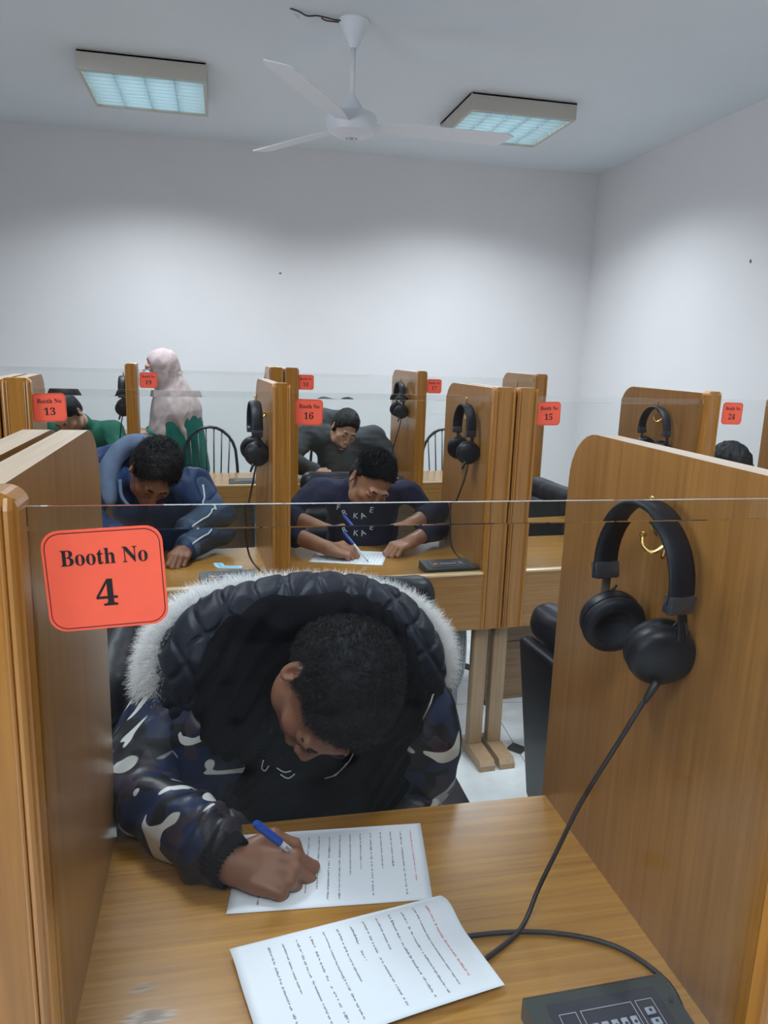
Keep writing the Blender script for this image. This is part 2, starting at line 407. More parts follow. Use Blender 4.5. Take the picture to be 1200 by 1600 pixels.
# ------------------------------------------------------------------ study carrels (two booths to a unit)
PT, INN, ENDP = 0.0175, 0.7775, 0.8125      # half thickness of centre partition, inner and outer face of the end partitions
OPA, OPB = 0.030, 0.735                      # glass opening
DEP, ZTOP, ZG, ZD, ZAP = 0.560, 1.430, 1.408, 0.750, 0.555
def side_profile(y0=0.0):
    pts = [(y0, ZAP), (y0, ZTOP), (DEP - .085, ZTOP)]
    for k in range(1, 9):
        a = pi / 2 * k / 8
        pts.append((DEP - .085 + .085 * sin(a), ZTOP - .085 + .085 * cos(a)))
    pts.append((DEP, ZAP)); return pts
def post_mesh(x0, x1, round_l, round_r):
    """front post with eased top corners and slim vertical mouldings on its face"""
    b = MB(); r = .016; zt = ZTOP + .008; out = [(x0, ZAP), (x1, ZAP)]
    for k in range(7): a = pi / 2 * k / 6; out.append((x1 - r + r * cos(a), zt - r + r * sin(a)))
    for k in range(7): a = pi / 2 * k / 6; out.append((x0 + r - r * sin(a), zt - r + r * cos(a)))
    b.prism(out, -.024, .012, 'y')
    w_ = x1 - x0
    for u, rr_ in ((.10, .0045), (.20, .0022), (.80, .0022), (.90, .0045)):
        x = x0 + u * w_; b.tube([(x, -.024, ZAP + .001), (x, -.024, zt - .014), (x, -.021, zt - .006)], rr_, 8)
    return b
def hook(parent, x, y, z, sgn):
    """double brass hook on the face of a partition; sgn = way it faces along x"""
    b = MB(); b.lathe([(0, 0), (.009, 0), (.011, .003), (.004, .005), (.0, .005)], 14, Matrix.Translation((x, y, z - .035)) @ Matrix.Rotation(sgn * pi / 2, 4, 'Y'))
    b.tube(catmull([(x, y, z - .03), (x + sgn * .020, y, z - .026), (x + sgn * .034, y, z - .006), (x + sgn * .036, y, z + .019)], 6), .0032, 8)
    b.lathe([(0, -.006), (.0055, -.003), (.0055, .003), (0, .006)], 10, Matrix.Translation((x + sgn * .036, y, z + .022)))
    for q in (-1, 1):
        b.tube(catmull([(x + sgn * .004, y, z - .036), (x + sgn * .018, y + q * .012, z - .052), (x + sgn * .026, y + q * .024, z - .046), (x + sgn * .026, y + q * .028, z - .034)], 6), .0028, 8)
        b.lathe([(0, -.005), (.0048, -.002), (.0048, .002), (0, .005)], 10, Matrix.Translation((x + sgn * .026, y + q * .028, z - .031)))
    return b.build('coat_hook', 'brass', parent, 'auto')
def make_carrel(ZG, OPA=OPA, OPB=OPB):
    U = empty('study_carrel')
    def sm(a, b): return 1 if (abs(a[1] - ZTOP) < 1e-4 and abs(b[1] - ZTOP) < 1e-4) or (a[0] > DEP - .0849 and b[0] > DEP - .0849 and a[1] > 1.2 and b[1] > 1.2) else 0
    for a, b in ((-PT, PT), (INN, ENDP), (-ENDP, -INN)):
        MB().prism(side_profile(), a, b, 'x', 0, None, sm).build('partition', ['panel', 'edge'], U)
    post_mesh(-OPA, OPA, True, True).build('front_post', 'post', U)
    post_mesh(OPB, ENDP + .003, True, True).build('front_post', 'post', U)
    post_mesh(-ENDP - .003, -OPB, True, True).build('front_post', 'post', U)
    for s in (1, -1):
        a, b = sorted((s * PT, s * INN))
        MB().box((a, .0, ZD - .025), (b, DEP - .012, ZD)).build('desktop', 'desk', U)
        a, b = sorted((s * OPA, s * OPB))
        MB().box((a, -.022, ZAP), (b, .0, ZD + .016)).build('apron', 'apron', U)
        q = MB(); q.box((a, -.0255, ZD + .0145), (b, .008, ZD + .024), bev=.003)
        q.build('glazing_bead', 'trim', U, 'auto')
        g = MB().box((a, -.003, ZD + .022), (b, .003, ZG - .020))
        bmesh.ops.delete(g.bm, geom=[f for f in g.bm.faces if f.normal.z > .9], context='FACES'); g = g.build('glass_pane', 'glass', U)
        bv = MB().prism([(-.003, ZG - .0199), (.003, ZG - .0199), (.003, ZG), (-.0019, ZG)], a, b, 'x')
        bmesh.ops.delete(bv.bm, geom=[f for f in bv.bm.faces if f.normal.z < -.9], context='FACES'); bv.build('bevelled_edge', 'bevel', g)
    for s in (1, -1):
        a, b = sorted((s * (INN - .027), s * (INN + .028)))
        MB().box((a, .055, .03), (b, .095, ZAP), bev=.003).build('leg', 'leg', U, 'auto')
        a, b = sorted((s * (INN - .030), s * (INN + .031)))
        f = MB().prism([(-.075, 0), (-.075, .022), (-.060, .040), (.03, .046), (.13, .046), (.15, .03), (.15, 0)], a, b, 'x')
        f.build('foot', 'leg', U)
        if s < 0: continue
        a, b = (INN - .110), (INN - .062)
        MB().box((a, .115, 0), (b, .155, ZAP), bev=.004).build('cable_duct', 'steel', U, 'auto')
    MB().box((-INN + .02, .215, .14), (INN - .02, .233, .395)).box((-INN + .02, .215, .398), (INN - .02, .233, ZD - .026)).build('back_board', 'board', U)
    hook(U, -PT, .245, 1.350, -1); hook(U, INN, .245, 1.350, -1)
    return U
# desk top: worn veneer
m = wood('worn_beech_desktop', (0.27, 0.118, 0.020), (0.49, 0.248, 0.050), 'x', 0.27, 0.45, 1.0, .80); t = m.node_tree; p = t.nodes['Principled BSDF']
MAT['desk'] = m
ROT = radians(4.0)
def unit_pos(c, k, rot):    # k units along the row
    return (c[0] + 1.6375 * k * cos(rot), c[1] + 1.6375 * k * sin(rot), 0)
C1, C2, C3 = (0.5985, 0.622), (0.190, 2.468), (1.165, 4.405)
ROT3 = radians(3.5)
c0 = make_carrel(1.422, .0185, .748); c0.location = (C1[0], C1[1], 0)
tag(c0, 'wooden study carrel nearest the camera, its left booth numbered 4', 'study carrel', 'two-booth study carrels')
# the near desk top has two patches where the varnish is rubbed off
m = MAT['desk'].copy(); m.name = 'rubbed_beech_desktop'; t = m.node_tree; p = t.nodes['Principled BSDF']; src = p.inputs['Base Color'].links[0].from_socket
tc = t.nodes.new('ShaderNodeTexCoord'); sp_ = t.nodes.new('ShaderNodeSeparateXYZ'); t.links.new(tc.outputs['Object'], sp_.inputs[0])
mp = t.nodes.new('ShaderNodeMapping'); mp.inputs['Scale'].default_value = (40, 260, 40); n = t.nodes.new('ShaderNodeTexNoise'); n.inputs['Scale'].default_value = 1; n.inputs['Detail'].default_value = 4
t.links.new(tc.outputs['Object'], mp.inputs[0]); t.links.new(mp.outputs[0], n.inputs['Vector'])
def mnode_t(op, a, b=None):
    q = t.nodes.new('ShaderNodeMath'); q.operation = op
    for i, v in enumerate((a, b)):
        if v is None: continue
        if isinstance(v, (int, float)): q.inputs[i].default_value = v
        else: t.links.new(v, q.inputs[i])
    return q.outputs[0]
msk = None
for cx_, cy_, rx_, ry_, st_ in ((-.693, .182, .034, .013, 1.0), (-.703, .228, .020, .010, .55)):
    ex = mnode_t('POWER', mnode_t('ABSOLUTE', mnode_t('DIVIDE', mnode_t('SUBTRACT', sp_.outputs[0], cx_), rx_)), 2.0); ey = mnode_t('POWER', mnode_t('ABSOLUTE', mnode_t('DIVIDE', mnode_t('SUBTRACT', sp_.outputs[1], cy_), ry_)), 2.0)
    q = mnode_t('MAXIMUM', mnode_t('MULTIPLY', mnode_t('SUBTRACT', mnode_t('ADD', 1.15, mnode_t('MULTIPLY', mnode_t('SUBTRACT', n.outputs['Fac'], .5), 2.4)), mnode_t('ADD', ex, ey)), st_), 0.0)
    q = mnode_t('MINIMUM', q, st_ * .8); msk = q if msk is None else mnode_t('MAXIMUM', msk, q)
cr_ = t.nodes.new('ShaderNodeValToRGB'); cr_.color_ramp.elements[0].color = (.10, .085, .07, 1); cr_.color_ramp.elements[1].color = (.45, .38, .31, 1); cr_.color_ramp.elements[0].position = .42; cr_.color_ramp.elements[1].position = .6
t.links.new(n.outputs['Fac'], cr_.inputs[0]); mx_ = t.nodes.new('ShaderNodeMix'); mx_.data_type = 'RGBA'
t.links.new(msk, mx_.inputs[0]); t.links.new(src, mx_.inputs[6]); t.links.new(cr_.outputs[0], mx_.inputs[7]); t.links.new(mx_.outputs[2], p.inputs['Base Color'])
near_desks = [q for q in c0.children if q.name.startswith('desktop')]
for c, k, rot, lab in ((C1, -1, 0, 'nearest-row wooden carrel cut off at the left edge beside booth 4'),
                       (C2, 0, ROT, 'second-row wooden carrel holding booths 13 and 16'),
                       (C2, 1, ROT, 'second-row wooden carrel holding booths 15 and 24'),
                       (C2, -1, ROT, 'second-row wooden carrel cut off at the left edge beside booth 13'),
                       (C3, 0, ROT3, 'far-row wooden carrel holding booths 18 and 17'),
                       (C3, -1, ROT3, 'far-row wooden carrel with booth 19 and the green-jacketed person')):
    if k == 0 and c is C2: c1 = d = make_carrel(1.408); tag(d, None, 'study carrel', 'two-booth study carrels')
    else: d = copy_tree(c0 if rot == 0 else c1)
    d.location = unit_pos(c, k, rot); d.rotation_euler = (0, 0, rot)
    d['label'] = lab
for q in near_desks:
    if min(v.co.x for v in q.data.vertices) < -.1:
        q.data = q.data.copy(); q.data.materials[0] = bpy.data.materials['rubbed_beech_desktop']
def local(c, k, rot, p):
    q = Matrix.Translation(unit_pos(c, k, rot)) @ Matrix.Rotation(rot, 4, 'Z') @ Vector(p)
    return q

# ------------------------------------------------------------------ booth number cards
def sign(num, pos, rz, tilt, label):
    W_, H_ = 0.0925, 0.0840
    S = empty('booth_number_card', pos, rz, label, 'sign', 'orange booth number cards'); S.rotation_euler = (0, tilt, rz)
    def rr(w, h, r, n=6):
        out = []
        for cx, cz, a0 in ((w / 2 - r, h / 2 - r, 0), (-w / 2 + r, h / 2 - r, 90), (-w / 2 + r, -h / 2 + r, 180), (w / 2 - r, -h / 2 + r, 270)):
            for k in range(n + 1):
                a = radians(a0 + 90 * k / n); out.append((cx + r * cos(a), cz + r * sin(a)))
        return out
    MB().prism(rr(W_, H_, .0135), -.0008, 0, 'y').build('card', 'card', S)
    o = rr(W_ - .004, H_ - .004, .0125); i_ = rr(W_ - .0054, H_ - .0054, .0118); b = MB()
    A = [b.bm.verts.new((x, -.0010, z)) for x, z in o]; B = [b.bm.verts.new((x, -.0010, z)) for x, z in i_]
    for k in range(len(o)): b.bm.faces.new((A[k], A[(k + 1) % len(o)], B[(k + 1) % len(o)], B[k]))
    b.build('border_line', 'cardline', S)
    text_mesh('heading', 'Booth No', .0132, 'ink', S, (.0005, -.0009, .0125), width=.0665)
    text_mesh('number', num, .0225, 'ink', S, (-.0005, -.0009, -.0225), width=.0155 * len(num) if len(num) > 1 else .0165)
    return S
sign('4', (-.0925, .6185, 1.3625), 0, radians(-3.0), 'large nearest orange card reading Booth No 4')
for num, c, k, rot, x, z, ti in (('13', C2, 0, ROT, -.690, 1.352, -2), ('16', C2, 0, ROT, .090, 1.345, 1), ('15', C2, 1, ROT, -.680, 1.348, -1), ('24', C2, 1, ROT, .105, 1.355, 1),
                        ('18', C3, 0, ROT3, -.692, 1.358, 0), ('17', C3, 0, ROT3, .082, 1.350, 0), ('19', C3, -1, ROT3, .088, 1.352, 0)):
    q = local(c, k, rot, (x, -.0035, z))
    sign(num, q, rot, radians(ti), f'orange card reading Booth No {num} on its glass pane')

# ------------------------------------------------------------------ headphones
def make_headphones(detail):
    """ears along local Y, hanging from the origin (inside top of band); the cup at -Y faces the viewer"""
    H = empty('headphones')
    r = .078
    arc = [(0, r * sin(a) * 1.0, r * cos(a) * 1.12 - r * 1.12 + .002) for a in [radians(-100 + 200 * k / 26) for k in range(27)]]
    MB().tube(arc, 1, 12, flat=(.0065, .020), up=(1, 0, 0)).build('headband', 'blackpad', H, True)
    for s in (-1, 1):
        e = Vector(arc[0] if s < 0 else arc[-1])
        k = MB().box((-.019, -.008, -.012), (.019, .008, .013), M=Matrix.Translation(e) @ Matrix.Rotation(radians(-10 * s), 4, 'X'), bev=.003)
        k.build('band_clamp', 'tape', H, 'auto')
        cz = -.172 - (.004 if s < 0 else -.006); cy = s * .054
        arm = catmull([e + Vector((.004, 0, 0)), e + Vector((.006, s * .004, -.035)), (.006, cy + s * .026, cz + .028), (.003, cy + s * .022, cz + .004)], 6)
        MB().tube(arm, .005, 8, flat=(.45, 1.5), up=(1, 0, 0)).build('slider_arm', 'grey_slider' if s > 0 else 'black', H, True)
        tiltz = radians(10 * s)
        T = Matrix.Translation((0.0, cy, cz)) @ Matrix.Rotation(radians(-14 if s > 0 else -22), 4, 'Z') @ Matrix.Rotation(radians(16), 4, 'X') @ Matrix.Rotation(-s * pi / 2, 4, 'X')
        cup = MB().lathe([(0, .022), (.020, .021), (.035, .017), (.042, .010), (.044, .002), (.043, -.006), (0, -.006)], 32, T).build('ear_cup', 'black', H, 'auto')
        cu = MB().lathe([(.0, -.006), (.042, -.006), (.045, -.012), (.043, -.020), (.034, -.024), (.025, -.021), (.021, -.012), (0, -.011)], 32, T)
        cu.build('ear_cushion', 'blackpad', cup, True)
        if detail:
            MB().tube(catmull([e + Vector((.006, 0, -.01)), e + Vector((.012, s * .006, -.04)), (.012, cy + s * .01, cz + .045), (.0, cy + s * .012, cz + .034)], 6), .0016, 6).build('ear_wire', 'cord', H, True)
    return H
hp = make_headphones(True)
hp.location = (.5985 - PT - .040, .622 + .245, 1.356); hp.rotation_euler = (0, 0, radians(7))
tag(hp, 'large black headphones hanging on the brass hook in booth 4', 'headphones', 'black booth headphones')
strain = MB().tube([(-.012, -.067, -.206), (-.022, -.060, -.236)], [.006, .0038], 8).build('strain_relief', 'cord', hp, True)
far_hp = []
for (c, k, rot, x, lab) in ((C2, 0, ROT, -PT, 'black headphones seen edge-on hanging beside the blue-jacketed person, booth 13'),
                       (C2, 0, ROT, INN, 'black headphones hanging right of the person in the lettered navy sweater, booth 16'),
                       (C2, 1, ROT, -PT, 'black headphones half hidden behind the near partition, in booth 15'),
                       (C3, 0, ROT3, -PT, 'black headphones on the far partition left of card 17'),
                       (C3, -1, ROT3, -PT, 'black headphones on the far partition left of card 19')):
    d = copy_tree(hp); q = local(c, k, rot, (x - .040, .245, 1.356)); d.location = q; d.rotation_euler = (0, 0, rot + radians(random.uniform(-4, 14)))
    d['label'] = lab; far_hp.append(d)
# cords: the near one hangs to the desk, loops under the papers and comes back to the control box
cord = MB().tube(catmull([(.5268, .8052, 1.123), (.505, .815, 1.065), (.478, .850, .955), (.462, .880, .855), (.440, .880, .80), (.405, .855, .7575), (.345, .818, .7548), (.29, .79, .7548), (.25, .80, .7548), (.26, .845, .7548), (.331, .857, .7548), (.436, .846, .7548), (.522, .806, .7548), (.560, .741, .7548), (.553, .69, .7555), (.535, .683, .763)], 8), .0034, 8).build('headphone_cord', 'cord', None, True)
tag(cord, 'long black cord running from the large headphones across the booth 4 desk', 'cord', 'black headphone cords')
for (c, k, rot, x, lab) in ((C2, 0, ROT, -PT, 'black cord hanging from the edge-on headphones in booth 13'), (C2, 0, ROT, INN, 'black cord hanging from the headphones in booth 16'),
                    (C3, 0, ROT3, -PT, 'thin black cord hanging from the headphones left of card 17'), (C3, -1, ROT3, -PT, 'thin black cord hanging from the headphones left of card 19')):
    pts = [(x - .045, .175, 1.14), (x - .055, .18, 1.08), (x - .075, .24, .92), (x - .06, .26, .80), (x - .03, .22, .7555), (x - .012, .16, .7545), (x - .01, .10, .7545), (x - .05, .065, .762)]
    b = MB().tube([local(c, k, rot, q) for q in catmull(pts, 7)], .0034, 7).build('headphone_cord', 'cord', None, True)
    tag(b, lab, 'cord', 'black headphone cords')

# ------------------------------------------------------------------ control boxes
def make_box():
    B = empty('control_box')
    L_, D_, H1, H2 = .19, .105, .020, .032
    prof = [(0, 0), (0, H1), (.006, H1 + .003), (D_ - .006, H2), (D_, H2 - .003), (D_, 0)]
    MB().prism(prof, 0, L_, 'x').build('case', 'device', B)
    sl = math.atan2(H2 - H1 - .003, D_ - .012)
    M = Matrix.Translation((0, .006, H1 + .003)) @ Matrix.Rotation(sl, 4, 'X')
    MB().box((.022, .012, 0), (L_ - .022, D_ - .024, .0012), M=M).build('face_plate', 'device_face', B)
    fr = MB()
    for x0, x1 in ((.032, .054), (.060, .128), (.133, .156)):
        for a, b in (((x0, .018), (x1, .0186)), ((x0, .066), (x1, .0666)), ((x0, .018), (x0 + .0006, .066)), ((x1 - .0006, .018), (x1, .0666))):
            fr.box((a[0], a[1], .0012), (b[0], b[1], .0014), M=M)
    fr.build('group_outline', 'legend', B)
    def key(x, y, w, h, mt):
        o = MB().box((x - w / 2, y - h / 2, .0012), (x + w / 2, y + h / 2, .0042), M=M, bev=.001).build('key', mt, B, 'auto')
        if mt == 'key_grey':
            s_ = MB(); s_.lathe([(0, .0043), (.0022, .0043)], 8, M @ Matrix.Translation((x, y, 0))); s_.build('key_mark', 'device_face', o)
        return o
    k = key(.043, .038, .013, .015, 'key_orange'); k['label'] = 'orange key'
    for i in range(5): key(.069 + i * .0125, .040, .0085, .015, 'key_grey')
    key(.1445, .050, .012, .009, 'key_grey'); key(.1445, .036, .012, .009, 'key_grey')
    for x, y in ((.010, .02), (L_ - .010, .06)):
        MB().lathe([(0, .0005), (.0035, .0005), (.0035, .0012), (0, .0012)], 12, M @ Matrix.Translation((x, y, 0))).build('screw', 'device_face', B)
    return B
bx = make_box(); bx.location = (.348, .628, ZD + .0005); bx.rotation_euler = (0, 0, radians(1.5))
bx.location = (.355, .618, ZD + .0005)
tag(bx, 'grey push-button control box with an orange key on the booth 4 desk', 'control box', 'booth control boxes')
for c, k, rot, x, y, lab in ((C2, 0, ROT, -.262, .03, 'flat dark control box on the desk beside the blue mask, booth 13'), (C2, 0, ROT, .545, .045, 'flat dark control box on the booth 16 desk by the headphone cord'),
                        (C3, 0, ROT3, -.24, .05, 'dark control box on the desk by the grey-hooded person'), (C3, -1, ROT3, .52, .05, 'dark control box on the empty booth 19 desk')):
    d = copy_tree(bx); d.location = local(c, k, rot, (x, y, ZD + .0005)); d.rotation_euler = (0, 0, rot); d['label'] = lab
#STAGE2
# ------------------------------------------------------------------ signed-distance modelling for figures
class SDF:
    def __init__(s, k=0.012): s.ops = []; s.k = k; s.disp = None
    def cone(s, a, b, ra, rb=None, k=None, op='add', M=None): s.ops.append(('c', np.array(a, float), np.array(b, float), ra, ra if rb is None else rb, s.k if k is None else k, op, M)); return s
    def ell(s, c, r, k=None, op='add', M=None, rot=None):
        s.ops.append(('e', np.array(c, float), np.array(r, float), None if rot is None else np.array(rot), None, s.k if k is None else k, op, M)); return s
    def cut(s, c, n, k=0.006, M=None): s.ops.append(('p', np.array(c, float), np.array(n, float) / np.linalg.norm(n), None, None, k, 'int', M)); return s
    def chain(s, P, R, **kw):
        for i in range(len(P) - 1): s.cone(P[i], P[i + 1], R[i], R[i + 1], **kw)
        return s
    def ev(s, P):
        d = None
        for t_, a, b, c, e, k, op, M in s.ops:
            Q = P
            if M is not None: Q = (P - M[1]) @ M[0]        # into local: columns of M[0] are the local axes
            if t_ == 'c':
                ab = b - a; L = ab @ ab + 1e-12; h = np.clip((Q - a) @ ab / L, 0, 1)
                q = np.linalg.norm(Q - a - h[:, None] * ab, axis=1) - (c + (e - c) * h)
            elif t_ == 'e':
                X = Q - a
                if c is not None: X = X @ c
                k0 = np.linalg.norm(X / b, axis=1); k1 = np.linalg.norm(X / (b * b), axis=1) + 1e-9
                q = k0 * (k0 - 1) / k1
            else: q = (Q - a) @ b
            if d is None: d = q; continue
            if op == 'add':
                h = np.clip(.5 + .5 * (d - q) / k, 0, 1); d = d + (q - d) * h - k * h * (1 - h)
            elif op == 'sub':
                q = -q; h = np.clip(.5 - .5 * (d - q) / k, 0, 1); d = d + (q - d) * h + k * h * (1 - h)
            else:
                h = np.clip(.5 - .5 * (d - q) / k, 0, 1); d = d + (q - d) * h + k * h * (1 - h)
        if s.disp is not None: d = d + s.disp(P)
        return d
    def mesh(s, lo, hi, res, pad=.02):
        lo = np.array(lo, float) - pad; hi = np.array(hi, float) + pad; B = 8
        n = (np.ceil((hi - lo) / res / B).astype(int)) * B + B
        nb = n // B
        g = np.stack(np.meshgrid(*[np.arange(k) for k in nb], indexing='ij'), -1).reshape(-1, 3)
        ctr = lo + (g * B + (B - 1) / 2) * res
        dc = s.ev(ctr)
        D = np.repeat(np.repeat(np.repeat(dc.reshape(nb), B, 0), B, 1), B, 2)
        sel = g[np.abs(dc) < res * B * 1.25 + .012]
        off = np.stack(np.meshgrid(*[np.arange(B)] * 3, indexing='ij'), -1).reshape(-1, 3)
        for i in range(0, len(sel), 1500):
            idx = (sel[i:i + 1500, None, :] * B + off[None]).reshape(-1, 3)
            D[idx[:, 0], idx[:, 1], idx[:, 2]] = s.ev(lo + idx * res)
        return nets(D, lo, res)
def nets(D, lo, res):
    ins = D < 0; n = D.shape; cnt = np.zeros([k - 1 for k in n], np.int8); acc = np.zeros([k - 1 for k in n] + [3], np.float32)
    c8 = [(i, j, k) for i in (0, 1) for j in (0, 1) for k in (0, 1)]
    sl = lambda c: tuple(slice(c[a], n[a] - 1 + c[a]) for a in range(3))
    for a in range(3):
        for c in c8:
            if c[a]: continue
            c2 = list(c); c2[a] = 1
            d0, d1 = D[sl(c)], D[sl(c2)]; m_ = (ins[sl(c)] != ins[sl(c2)])
            t_ = np.where(m_, d0 / np.where(d0 == d1, 1, d0 - d1), 0)
            for b in range(3): acc[..., b] += np.where(m_, (c[b] if b != a else t_), 0)
            cnt += m_
    act = cnt > 0; ids = np.full(act.shape, -1, np.int64); ids[act] = np.arange(act.sum())
    pos = np.argwhere(act)
    V = lo + (pos + acc[act] / cnt[act][:, None]) * res
    F = []
    for a in range(3):
        b, c = (a + 1) % 3, (a + 2) % 3
        s0 = [slice(None)] * 3; s1 = [slice(None)] * 3; s0[a] = slice(0, n[a] - 1); s1[a] = slice(1, n[a])
        for q in (b, c): s0[q] = slice(1, n[q] - 1); s1[q] = slice(1, n[q] - 1)
        i0, i1 = ins[tuple(s0)], ins[tuple(s1)]
        e = np.argwhere(i0 != i1); o = np.zeros(3, int); o[b] = 1; o[c] = 1; e2 = e + o
        fl = i0[tuple(e.T)]
        def I(db, dc):
            q = e2.copy(); q[:, b] -= db; q[:, c] -= dc; return ids[tuple(q.T)]
        f = np.stack([I(1, 1), I(0, 1), I(0, 0), I(1, 0)], 1)
        f[~fl] = f[~fl][:, ::-1]; F.append(f)
    return V, np.concatenate(F)
def np_mesh(name, V, F, mats, parent, smooth=True):
    me = bpy.data.meshes.new(name); me.vertices.add(len(V)); me.vertices.foreach_set('co', np.asarray(V, np.float32).ravel())
    k = F.shape[1]; me.loops.add(F.size); me.loops.foreach_set('vertex_index', F.astype(np.int32).ravel())
    me.polygons.add(len(F)); me.polygons.foreach_set('loop_start', (np.arange(len(F)) * k).astype(np.int32)); me.polygons.foreach_set('loop_total', np.full(len(F), k, np.int32))
    me.update(calc_edges=True); me.validate()
    return link(name, me, mats, parent, smooth)
def join(parts):
    V, F, o = [], [], 0
    for v, f in parts: V.append(v); F.append(f + o); o += len(v)
    return np.concatenate(V), np.concatenate(F)
rs = np.random.RandomState(5)
def waves(freq, amp, n=7, seed=1, aniso=(1, 1, 1)):
    r = np.random.RandomState(seed); K = r.normal(size=(n, 3)); K /= np.linalg.norm(K, axis=1)[:, None]
    K = K * freq * (0.6 + .9 * r.rand(n, 1)) * np.array(aniso); ph = r.rand(n) * 6.28; A = r.rand(n) + .5; A = amp * A / A.sum() * 1.6
    def f(P):
        o = 0
        W = .6 * np.sin(P @ K[0] * .7 + ph[0])
        for i in range(n): o = o + A[i] * np.sin(P @ K[i] + ph[i] + W)
        return o
    return f
def folds(freq, amp, seed=1, aniso=(1, 1, 1)):
    a = waves(freq, 1, 6, seed, aniso); b = waves(freq * 2.3, 1, 6, seed + 9, aniso)
    def f(P): return amp * (np.abs(a(P)) - .3) + amp * .4 * (np.abs(b(P)) - .3)
    return f
def rot(yaw, pitch, roll):
    return np.array((Matrix.Rotation(radians(yaw), 3, 'Z') @ Matrix.Rotation(radians(roll), 3, 'Y') @ Matrix.Rotation(radians(pitch), 3, 'X')))
def frame(x, z):
    """columns: x along the fingers, y, z out of the back of the hand"""
    x = np.array(x, float); x /= np.linalg.norm(x); z = np.array(z, float); z -= x * (x @ z); z /= np.linalg.norm(z)
    return np.stack([x, np.cross(z, x), z], 1)

def head_sdf(S, M, nb, rn=.055, beard=0):
    """face towards local -Y, crown +Z; M=(R, centre); nb neck base in the room"""
    k = .014
    S.ell((0, .016, .036), (.073, .092, .080), k=k, M=M)
    S.ell((0, -.030, -.022), (.060, .062, .078), k=.02, M=M)
    S.ell((0, -.040, -.072), (.046, .046, .036), k=.02, M=M)
    S.ell((0, -.074, -.094), (.019, .016, .015), k=.02, M=M)
    for s in (-1, 1):
        S.ell((s * .040, -.062, -.022), (.021, .020, .018), k=.016, M=M)
        S.ell((s * .052, -.018, -.070), (.013, .030, .024), k=.02, M=M)
    S.cone((-.034, -.084, .022), (.034, -.084, .022), .011, k=.012, M=M)
    for s in (-1, 1): S.ell((s * .030, -.101, .004), (.017, .015, .012), k=.012, op='sub', M=M)
    for s in (-1, 1): S.ell((s * .030, -.0795, .003), (.0145, .0125, .0115), k=.003, M=M)
    S.cone((0, -.090, .012), (0, -.109, -.030), .0075, .0105, k=.010, M=M)
    for s in (-1, 1): S.ell((s * .011, -.101, -.036), (.0085, .010, .0075), k=.006, M=M)
    S.ell((0, -.088, -.062), (.026, .014, .016), k=.01, M=M)
    S.cone((-.017, -.0975, -.058), (.017, -.0975, -.058), .0050, k=.005, M=M)
    S.cone((-.014, -.0965, -.069), (.014, -.0965, -.069), .0058, k=.005, M=M)
    S.cone((-.021, -.1035, -.0635), (.021, -.1035, -.0635), .0018, k=.003, op='sub', M=M)
    for s in (-1, 1):
        er = np.array(Matrix.Rotation(radians(22 * s), 3, 'Z') @ Matrix.Rotation(radians(-10), 3, 'X'))
        S.ell((s * .079, .014, -.004), (.0075, .018, .032), k=.006, M=M, rot=er)
        S.ell((s * .086, .009, .004), (.0060, .010, .017), k=.004, op='sub', M=M, rot=er)
        S.ell((s * .078, .002, -.004), (.006, .005, .008), k=.004, M=M)
    R, C = M
    a = C + R @ np.array((0, .028, -.045))
    S.cone(a, nb, rn - .004, rn + .006, k=.03)
    return S
FL = {'i': (.026, .043, .026, .021, .0092, .0072), 'm': (.0085, .047, .030, .022, .0095, .0074), 'r': (-.0095, .043, .028, .021, .0090, .0070), 'p': (-.0265, .034, .021, .018, .0080, .0062)}
POSES = {'write': dict(i=(50, 56, 22), m=(60, 70, 30), r=(68, 82, 40), p=(70, 85, 40), th=[(.015, .024, -.006), (.048, .050, -.004), (.080, .048, -.020), (.100, .028, -.038)]),
         'rest': dict(i=(18, 26, 14), m=(22, 30, 16), r=(26, 34, 18), p=(30, 36, 20), th=[(.018, .026, -.008), (.046, .048, -.018), (.076, .050, -.026), (.100, .042, -.030)]),
         'curl': dict(i=(42, 60, 30), m=(46, 66, 30), r=(50, 68, 32), p=(52, 66, 32), th=[(.018, .026, -.010), (.044, .042, -.028), (.070, .032, -.042), (.088, .018, -.048)])}
def hand_sdf(S, W, Rm, pose, side, scale=1.0):
    """W wrist, Rm frame; side +1: thumb on local +Y. Returns fingertip positions in the room"""
    M = (Rm, np.array(W, float)); P = POSES[pose]; tips = {}
    f = lambda v: np.array((v[0], v[1] * side, v[2])) * scale
    S.ell(f((.045, .002, -.004)), np.array((.050, .036, .0135)) * scale, k=.010, M=M)
    for key in 'imrp':
        y, l1, l2, l3, r0, r1 = FL[key]; kx = {'i': .088, 'm': .092, 'r': .087, 'p': .078}[key]
        K = np.array((kx, y, .002)); S.cone(f((.008, y * .55, .0)), f(K), .0125 * scale, .0108 * scale, k=.008, M=M)
        q = K; ang = 0; sp = {'i': .02, 'm': .0, 'r': .01, 'p': .03}[key]
        for L, dr, ra, rb in zip((l1, l2, l3), P[key], (r0 + .0008, r0 - .0006, r0 - .0014), (r0 - .0004, r0 - .0014, r1)):
            ang += radians(dr); n_ = q + L * np.array((cos(ang), sp * cos(ang), -sin(ang)))
            S.cone(f(q), f(n_), ra * scale, rb * scale, k=.0035, M=M); q = n_
        tips[key] = Rm @ f(q) + M[1]
    th = P['th']; rr = (.0150, .0115, .0098, .0080)
    for i in range(3): S.cone(f(th[i]), f(th[i + 1]), rr[i] * scale, rr[i + 1] * scale, k=.006 if i else .012, M=M)
    tips['t'] = Rm @ f(th[-1]) + M[1]
    return tips
def bounds(*P, r=.1):
    P = np.array(P); return P.min(0) - r, P.max(0) + r

